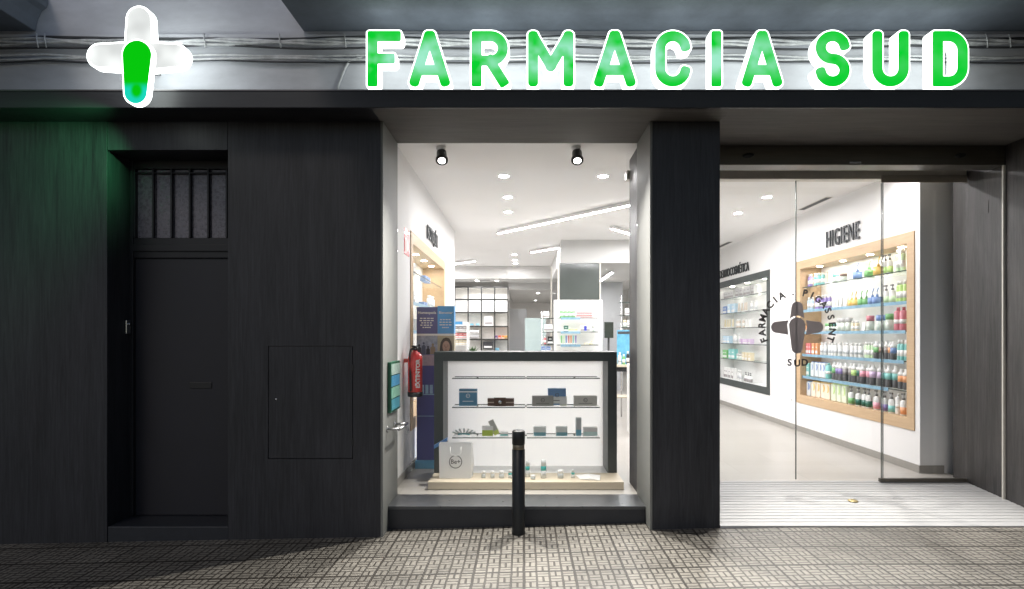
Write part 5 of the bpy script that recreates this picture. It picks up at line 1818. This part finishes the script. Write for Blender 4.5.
mini(483.5, 470, 477, 6.05, 4, 'jar', 'tiny white lidded jar nearest the paper bag')
mini(492.5, 470, 477, 6.05, 4, 'jar', 'tiny white lidded jar, second from the paper bag')
mini(501.5, 470.5, 477.5, 6.05, 5, 'jar', 'tiny white lidded jar, third from the paper bag')
mini(510.5, 469, 477, 6.05, 4.5, 'bottle', 'small teal banded bottle left of the bollard')
mini(527.5, 460, 476, 6.1, 4.5, 'bottle', 'tall teal banded bottle just right of the bollard')
mini(543.5, 459.5, 477.5, 6.05, 5.5, 'bottle', 'tall teal banded bottle, second right of the bollard')
mini(533, 474, 478, 6.0, 5, 'jar', 'flat clear jar between the two tall teal banded bottles')
mini(560.5, 469.5, 477.5, 6.05, 6, 'jar', 'squat white jar right of the tall bottles')
mini(573, 468.5, 477, 6.05, 3.5, 'bottle', 'small teal banded bottle beside the folded paper')
pp = MB()
pc = at(590, 476, 6.0)
pp.add([(pc.x - 0.10, 5.98, PZ + 0.004), (pc.x + 0.09, 5.93, PZ + 0.005), (pc.x + 0.12, 6.12, PZ + 0.012), (pc.x - 0.13, 6.15, PZ + 0.006), (pc.x, 5.955, PZ + 0.018), (pc.x, 6.135, PZ + 0.022),
        (pc.x - 0.10, 5.98, PZ + 0.002), (pc.x + 0.09, 5.93, PZ + 0.002), (pc.x + 0.12, 6.12, PZ + 0.002), (pc.x - 0.13, 6.15, PZ + 0.002)],
       [(0, 4, 5, 3), (4, 1, 2, 5), (6, 9, 8, 7), (0, 6, 7, 1, 4), (1, 7, 8, 2), (2, 8, 9, 3, 5), (3, 9, 6, 0)])
tag(pp.build('folded_paper', cmat((0.82, 0.82, 0.81))), 'folded white paper lying near the end of the plinth', 'paper')

# ================================================================= BACK OF THE SHOP
# grid shelving
GYk = 17.5
gx0, gx1 = -4.6, wx(508, GYk)
gs_ = thing('grid_shelving', 'tall white shelving with thin black grid frame at the far wall', 'shelving', ((gx0 + gx1) / 2, GYk, FZ))
gzt = wz(287, GYk)
cw = wx(508, GYk) - wx(494.7, GYk)
rowz = [gzt, wz(299.5, GYk), wz(312.5, GYk), wz(326.5, GYk), wz(339.5, GYk), wz(352, GYk)]
mb = MB()
ncol = 10
for i in range(ncol + 1):
    x = gx1 - i * cw
    mb.box((x - 0.018, GYk, FZ + 0.4), (x + 0.018, GYk + 0.02, gzt + 0.018))
for z in rowz:
    mb.box((gx1 - ncol * cw, GYk - 0.002, z - 0.02), (gx1 + 0.018, GYk + 0.022, z + 0.02))
mb.build('grid_frame', M['black'], gs_, fix=False)
B((gx1 - ncol * cw, GYk + 0.38, FZ), (gx1 + 0.02, GYk + 0.41, gzt)).build('back_panel', pbr('warm white panel', (0.78, 0.76, 0.72), 0.6), gs_)
mb = MB()
for z in rowz:
    mb.box((gx1 - ncol * cw, GYk + 0.023, z - 0.012), (gx1, GYk + 0.379, z + 0.012))
mb.build('shelf_board', M['whitelac'], gs_)
B((gx1 - ncol * cw, GYk + 0.01, rowz[2] + 0.022), (gx1 - 0.02, GYk + 0.03, rowz[1] - 0.022)).build('door_front', M['whitelac'], gs_)
gb = 'goods on the far grid shelving'


def far_box(px0, px1, py0, py1, d, col, label, dep=0.2):
    x0, x1, z0, z1 = wx(px0, d), wx(px1, d), wz(py1, d), wz(py0, d)
    t = thing('product_box', label, 'box', ((x0 + x1) / 2, d, z0), gb)
    MB().box((x0, d, z0), (x1, d + dep, z1), None, 0.005).build('carton', pbr('far carton', col, 0.4, 0, 0.1, 8), t)
    MB().box((x0 + (x1 - x0) * .1, d - 0.003, z0 + (z1 - z0) * 0.15), (x1 - (x1 - x0) * .1, d - 0.0005, z0 + (z1 - z0) * 0.4)).build('printed_band', cmat(CN['white']) if sum(col) < 1.2 else cmat(CN['grey']), t)


far_box(483, 493, 341.5, 349, 17.56, (0.04, 0.04, 0.045), 'black box on the lowest visible grid shelf')
far_box(484, 493, 316, 326, 17.56, (0.78, 0.78, 0.78), 'big white box in the third row of the grid shelving')
far_box(469, 479, 330, 333.5, 17.52, (0.70, 0.70, 0.70), 'upper white tray in the black edged cell')
far_box(469, 479, 334.5, 338.2, 17.52, (0.45, 0.45, 0.46), 'lower grey tray in the black edged cell')
far_box(470, 473, 323.5, 326.2, 17.54, (0.15, 0.45, 0.60), 'first small blue pack in the third row of the grid')
far_box(476, 479, 323.5, 326.2, 17.54, (0.25, 0.55, 0.68), 'second small blue pack in the third row of the grid')
for px, c, nm_ in ((496, (0.20, 0.08, 0.30), 'purple'), (499.5, (0.65, 0.10, 0.06), 'red'), (503, (0.80, 0.30, 0.08), 'orange'), (506, (0.80, 0.45, 0.10), 'amber')):
    far_box(px - 1.3, px + 1.3, 335.5, 339, 17.54, c, 'small %s pack in the fourth row of the grid' % nm_)
far_box(495, 499, 348, 352, 17.54, (0.2, 0.45, 0.6), 'small blue pack at the foot of the grid')

# white counter before the grid
o_ = thing('counter', 'white service counter before the far grid shelving', 'counter', (-1.0, 15.6, FZ))
B((-3.2, 15.5, FZ + 0.001), (-0.15, 15.9, 1.19), 0.004).build('counter_body', M['whitelac'], o_)
B((-3.25, 15.45, 1.191), (-0.1, 16.1, 1.23), 0.004).build('counter_top', M['whitelac'], o_)

# free standing white stand with blue top
ws = thing('product_stand', 'white floor stand with blue header near the left wall end', 'product stand', (wx(461, 12), 12, FZ))
x0, x1 = wx(450, 12), wx(468, 12)
B((x0, 12.35, FZ), (x1, 12.38, wz(322, 12))).build('back_panel', M['whitelac'], ws)
B((x1 - 0.03, 12.0, FZ), (x1, 12.349, wz(322, 12))).build('side_panel', M['whitelac'], ws)
B((x0, 11.99, wz(324.5, 12)), (x1 - 0.11, 12.01, wz(321.5, 12))).build('header', pbr('blue card', (0.06, 0.30, 0.60), 0.4), ws)
for py in (331, 338, 345):
    B((x0, 12.0, wz(py, 12) - 0.012), (x1 - 0.031, 12.348, wz(py, 12))).build('shelf', M['whitelac'], ws)
gw = 'cartons on the white floor stand'
for j, (py, col, nm_, rw) in enumerate(((331, 'grey', 'grey', 'upper'), (338, 'red', 'red', 'middle'), (345, 'cream', 'cream', 'lower'))):
    for i in range(3):
        product('box', col, 0.08, 0.10, (wx(456, 12) + i * 0.085, 12.1, wz(py, 12) + 0.001), '%s of three %s cartons on the %s shelf of the white stand' % (ORDN[i], nm_, rw), gw)

# potted plant between
pt = thing('potted_plant', 'small green potted plant beside the white floor stand', 'plant', (wx(473, 11.6), 11.6, 1.0))
MB().lathe([(0, 0), (0.05, 0), (0.065, 0.11), (0, 0.11)], (wx(473, 11.6), 11.6, 1.16), 14).build('pot', cmat((0.10, 0.25, 0.45)), pt)
mb = MB()
rnd = random.Random(3)
for i in range(46):
    a, el, L = rnd.uniform(0, 6.28), rnd.uniform(0.3, 1.4), rnd.uniform(0.08, 0.2)
    c_ = Vector((wx(473, 11.6), 11.6, 1.27))
    tip = c_ + Vector((math.cos(a) * math.cos(el), math.sin(a) * math.cos(el), math.sin(el))) * L
    sd = Vector((-math.sin(a), math.cos(a), 0)) * 0.018
    md = (c_ + tip) / 2 + Vector((0, 0, 0.015))
    mb.add([c_, md + sd, tip, md - sd], [(0, 1, 2, 3)])
mb.build('leaves', pbr('plant leaf', (0.05, 0.12, 0.03), 0.5, 0, 0.4, 30), pt, fix=False)
pq = thing('plant_table', 'small white table holding the potted plant', 'table', (wx(473, 11.6), 11.6, FZ))
B((wx(473, 11.6) - 0.15, 11.45, 1.13), (wx(473, 11.6) + 0.15, 11.75, 1.158), 0.003).build('table_top', M['whitelac'], pq)
mb = MB().tube([(wx(473, 11.6), 11.6, FZ), (wx(473, 11.6), 11.6, 1.13)], 0.025, 12).lathe([(0, 0), (0.14, 0), (0.14, 0.02), (0, 0.02)], (wx(473, 11.6), 11.6, FZ), 20).build('pedestal', M['chrome'], pq)

# frosted screen in the corridor
fs_ = thing('glass_screen', 'frosted pale glass screen standing in the far corridor', 'glass screen', (0.4, 16.0, FZ))
B((wx(525, 16), 16.0, FZ + 0.05), (wx(546, 16), 16.02, wz(318, 16))).build('glass_sheet', M['frost'], fs_)
B((wx(525, 16), 15.98, FZ), (wx(546, 16), 16.04, FZ + 0.05)).build('foot_rail', M['chrome'], fs_)

# smoked glass office
of = thing('glass_office', 'glazed office box with a smoked dark panel behind the white gondola', 'glass partition', (1.6, 12.0, FZ))
ox0, oxm, ox1 = wx(560, 12), wx(600, 12), 2.65
B((ox0, 12.0, FZ), (oxm, 12.012, 3.088)).build('smoked_panel', M['smoke'], of)
B((oxm + 0.002, 12.0, FZ), (ox1, 12.012, 3.088)).build('clear_panel', M['glass'], of)
B((ox0 - 0.012, 12.02, FZ), (ox0, 16.39, 3.088)).build('side_pane', M['glass'], of)
mb = MB().box((ox0 - 0.05, 11.98, FZ), (ox0 - 0.013, 12.018, 3.088)).box((ox0 - 0.16, 12.6, FZ), (ox0 - 0.13, 12.64, 3.088)).box((oxm - 0.01, 11.985, FZ), (oxm + 0.012, 11.999, 3.088))
mb.build('post', M['rail'], of)

# white gondola with products
gx0, gx1, gy = wx(554, 10.5), wx(602.5, 10.5), 10.5
gz = wz(300, 10.5)
go = thing('gondola', 'white gondola end with three glass shelves behind the display case', 'gondola', ((gx0 + gx1) / 2, gy, FZ))
B((gx0, gy, FZ + 0.001), (gx1, gy + 0.12, gz), 0.004).build('panel', M['whitelac'], go)
gsh = [wz(317.7, 10.3), wz(331.6, 10.3), wz(344.6, 10.3)]
for z in gsh:
    a, b = wx(557, 10.3), wx(598, 10.3)
    s_ = B((a, 10.24, z - 0.012), (b, 10.498, z)).build('shelf', M['shelfglass'], go)
    MB().box((a, 10.236, z - 0.014), (b, 10.2398, z)).build('shelf_edge', M['edge'], s_)
    MB().box((a + 0.06, 10.229, z - 0.035), (wx(580, 10.3), 10.235, z + 0.004)).build('price_rail', rail_m, s_)
    a2 = wx(541, 10.5)
    s2 = B((a2, 10.5, z - 0.012), (gx0 - 0.001, 10.75, z)).build('shelf', M['shelfglass'], go)
    MB().box((a2, 10.496, z - 0.014), (gx0 - 0.001, 10.4998, z)).build('shelf_edge', M['edge'], s2)
MB().tube([(wx(541, 10.5) + 0.02, 10.62, FZ), (wx(541, 10.5) + 0.02, 10.62, gsh[0] + 0.12)], 0.012, 10).build('upright', M['chrome'], go)
gg = 'products on the white gondola'
for i in range(4):
    product('bottle', 'green', 0.07, 0.145, (wx(561.5, 10.32) + i * 0.068, 10.32, gsh[0] + 0.001), '%s of four green bottles on the top gondola shelf' % ORDN[i], gg)
for i in range(7):
    for j in range(2):
        product('box', 'red', 0.036, 0.045, (wx(577.5, 10.32) + i * 0.039, 10.32, gsh[0] + 0.001 + j * 0.047), '%s red and white carton in the %s row on the top gondola shelf' % (ORDN[i], 'upper' if j else 'lower'), gg)
product('box', 'dark green', 0.075, 0.10, (wx(566, 10.32), 10.32, gsh[1] + 0.001), 'dark green carton at the start of the middle gondola shelf', gg)
product('box', 'lime', 0.15, 0.045, (wx(573, 10.30), 10.30, gsh[1] + 0.001), 'lime flat carton on the middle gondola shelf', gg)
bxk = product('box', 'white', 0.16, 0.11, (wx(585, 10.34), 10.34, gsh[1] + 0.001), 'white carton with a blue block on the middle gondola shelf', gg)
MB().box((-0.02, -0.043, 0.015), (0.025, -0.0415, 0.095)).build('printed_block', cmat((0.04, 0.06, 0.45)), bxk)
product('jar', 'silver', 0.06, 0.10, (wx(594, 10.34), 10.34, gsh[1] + 0.001), 'silver lidded jar at the end of the middle gondola shelf', gg)
for i, c in enumerate(('green', 'pale green', 'blue', 'red', 'orange', 'teal', 'purple')):
    product('tube', c, 0.03, 0.155, (wx(561.5, 10.32) + i * 0.041, 10.32, gsh[2] + 0.001), 'slim %s tube in the row on the lower gondola shelf' % c, gg)
product('tub', 'cream', 0.08, 0.06, (wx(591, 10.34), 10.34, gsh[2] + 0.001), 'low cream tub with a brush on the lower gondola shelf', gg)
product('box', 'cream', 0.07, 0.03, (wx(586, 10.34), 10.34, gsh[2] + 0.001), 'flat cream carton on the lower gondola shelf', gg)
x_ = wx(544, 10.55)
product('box', 'white', 0.10, 0.12, (x_ + 0.04, 10.6, gsh[0] + 0.001), 'white carton on the top side shelf of the gondola', gg)
product('box', 'white', 0.15, 0.13, (x_ + 0.08, 10.6, gsh[1] + 0.001), 'wide white carton on the middle side shelf of the gondola', gg)
product('bottle', 'red', 0.05, 0.14, (x_ + 0.02, 10.6, gsh[2] + 0.001), 'red bottle on the lower side shelf of the gondola', gg)
product('box', 'black', 0.09, 0.14, (x_ + 0.11, 10.6, gsh[2] + 0.001), 'black carton on the lower side shelf of the gondola', gg)
# blue boxes on a low table under side shelf
for i, px in enumerate((543.5, 548.5)):
    product('box', 'blue', 0.075, 0.10, (wx(px, 10.55), 10.6, gsh[2] - 0.135), '%s blue carton below the side shelves of the gondola' % ('left' if i == 0 else 'right'), gg)
B((wx(540, 10.5), 10.5, gsh[2] - 0.15), (gx0 - 0.001, 10.78, gsh[2] - 0.136)).build('shelf', M['whitelac'], go)

# right side: table, poster, bottles, shelf rack, counter
ty = 9.8
tt_ = thing('side_table', 'tall beige topped table with black legs right of the display case', 'table', (wx(624, ty), ty, FZ))
tz = wz(365, ty)
tx0, tx1 = wx(613, ty), wx(634, ty)
B((tx0, ty, tz - 0.035), (tx1, ty + 0.4, tz), 0.004).build('table_top', M['oakpale'], tt_)
for x in (tx0 + 0.03, tx1 - 0.03):
    for y in (ty + 0.03, ty + 0.37):
        MB().box((x - 0.014, y - 0.014, FZ), (x + 0.014, y + 0.014, tz - 0.0355)).build('leg', M['black'], tt_)
B((tx0 + 0.02, ty + 0.02, tz - 0.11), (tx1 - 0.02, ty + 0.38, tz - 0.036)).build('drawer', M['black'], tt_)
B((tx0 + 0.02, ty + 0.02, 0.62), (tx1 - 0.02, ty + 0.38, 0.64)).build('lower_shelf', M['oakpale'], tt_)
po = thing('counter_poster', 'sky blue poster card standing on the beige topped table', 'poster', (wx(624, ty), ty + 0.2, tz))
x0, x1 = wx(617, 10), wx(631.5, 10)
B((x0, 10.0, tz + 0.001), (x1, 10.02, wz(330, 10)), 0.002).build('card', pbr('sky blue print', (0.14, 0.42, 0.62), 0.4, 0, 0.35, 9), po)
B((x0 + 0.01, 9.997, wz(334, 10)), (x1 - 0.02, 9.9995, wz(331.5, 10))).build('printed_band', pbr('dark card', (0.06, 0.07, 0.08), 0.4), po)
gt = 'bottles on the beige topped table'
for i, (px, col, h) in enumerate(((616, 'cream', 0.16), (620, 'white', 0.2), (624, 'green', 0.17), (628, 'black', 0.22), (631, 'white', 0.19))):
    product('bottle', col, 0.05, h, (wx(px, 9.88), 9.9, tz + 0.001), '%s bottle%s before the sky blue poster card' % (col, ' nearer the end' if i == 4 else (' near the middle' if i == 1 else '')), gt)
rk = thing('glass_rack', 'chrome post rack of clear glass shelves at the right end of the window', 'shelf rack', (1.85, 9.6, FZ))
rx0, rx1 = wx(620, 11), wx(642, 11)
for x in (rx0 + 0.05, rx1 - 0.05):
    MB().tube([(x, 11.15, FZ), (x, 11.15, wz(296, 11))], 0.014, 10).build('post', M['chrome'], rk)
for py in (302, 315, 327, 340):
    s_ = B((rx0, 11.0, wz(py, 11) - 0.01), (rx1, 11.3, wz(py, 11))).build('shelf', M['shelfglass'], rk)
    MB().box((rx0, 10.996, wz(py, 11) - 0.012), (rx1, 10.9998, wz(py, 11))).build('shelf_edge', M['edge'], s_)
for i, (px, py, col, kind) in enumerate(((625, 327, 'cream', 'jar'), (629, 327, 'white', 'box'), (634, 327, 'pale blue', 'box'), (627, 315, 'white', 'box'), (633, 340, 'grey', 'bottle'))):
    product(kind, col, 0.07, 0.13, (wx(px, 11.1), 11.12, wz(py, 11) + 0.001), '%s %s on the %s shelf of the chrome rack' % (col, KW[kind], {327: 'third', 315: 'second', 340: 'lowest'}[py]), 'goods on the chrome rack')
mo = thing('dark_monitor', 'dark screen on a stalk left of the sky blue poster', 'monitor', (wx(609, 11.4), 11.4, FZ))
B((wx(604.5, 11.4), 11.4, wz(338, 11.4)), (wx(613.5, 11.4), 11.44, wz(322, 11.4)), 0.004).build('screen', pbr('dark screen', (0.03, 0.04, 0.035), 0.15, 0, 0.3, 6), mo)
MB().tube([(wx(609, 11.4), 11.46, FZ), (wx(609, 11.4), 11.46, wz(326, 11.4))], 0.02, 10).lathe([(0, 0), (0.15, 0), (0.15, 0.015), (0, 0.015)], (wx(609, 11.4), 11.46, FZ), 20).build('stalk', M['black'], mo)
cn = thing('white_cabinet', 'low white cabinet past the display case at the pier', 'cabinet', (1.85, 9.0, FZ))
B((wx(632.5, 9.0), 9.0, FZ + 0.001), (2.3, 9.5, wz(365, 9.0)), 0.004).build('carcass', M['whitelac'], cn)
B((wx(632.5, 9.0) + 0.01, 8.985, FZ + 0.05), (2.29, 8.999, wz(366, 9.0)), 0.003).build('door', M['whitelac'], cn)

# ================================================================= LIGHT, SKY, CAMERA
w = bpy.data.worlds.new('World')
scene.world = w
w.use_nodes = True
t = w.node_tree
t.nodes.clear()
sky = t.nodes.new('ShaderNodeTexSky')
sky.sky_type = 'NISHITA'
sky.sun_disc = False
SEL, SAZ = R(42), R(200)
sky.sun_elevation = SEL
sky.sun_rotation = SAZ
bg = t.nodes.new('ShaderNodeBackground')
bg.inputs[1].default_value = 0.024
ow = t.nodes.new('ShaderNodeOutputWorld')
t.links.new(sky.outputs[0], bg.inputs[0])
t.links.new(bg.outputs[0], ow.inputs[0])
sl_ = bpy.data.lights.new('sun', 'SUN')
sl_.energy = 0.15
sl_.angle = R(12)
sl_.color = (1.0, 0.90, 0.78)
so = bpy.data.objects.new('sun', sl_)
COL.objects.link(so)
d = Vector((math.sin(SAZ) * math.cos(SEL), math.cos(SAZ) * math.cos(SEL), math.sin(SEL)))
so.rotation_euler = (-d).to_track_quat('-Z', 'Y').to_euler()

cam = bpy.data.cameras.new('camera')
cam.sensor_width = 36.0
cam.lens = 36.0 * F / 1024.0
cam.shift_x = -(VX - 512.0) / 1024.0
cam.shift_y = (VY - 294.5) / 1024.0
cam.clip_start = 0.05
cam.clip_end = 1000
co = bpy.data.objects.new('camera', cam)
COL.objects.link(co)
co.location = (0, 0, H)
co.rotation_euler = (R(90), 0, 0)
scene.camera = co

scene.render.engine = 'CYCLES'
cy = scene.cycles
cy.use_denoising = True
cy.max_bounces = 14
cy.diffuse_bounces = 7
cy.glossy_bounces = 4
cy.transparent_max_bounces = 24
cy.sample_clamp_indirect = 4.0
cy.caustics_reflective = False
cy.caustics_refractive = False
vs_ = scene.view_settings
scene.display_settings.display_device = 'sRGB'
vs_.view_transform = 'Standard'
vs_.look = 'None'
vs_.exposure = 1.4
vs_.gamma = 1.0
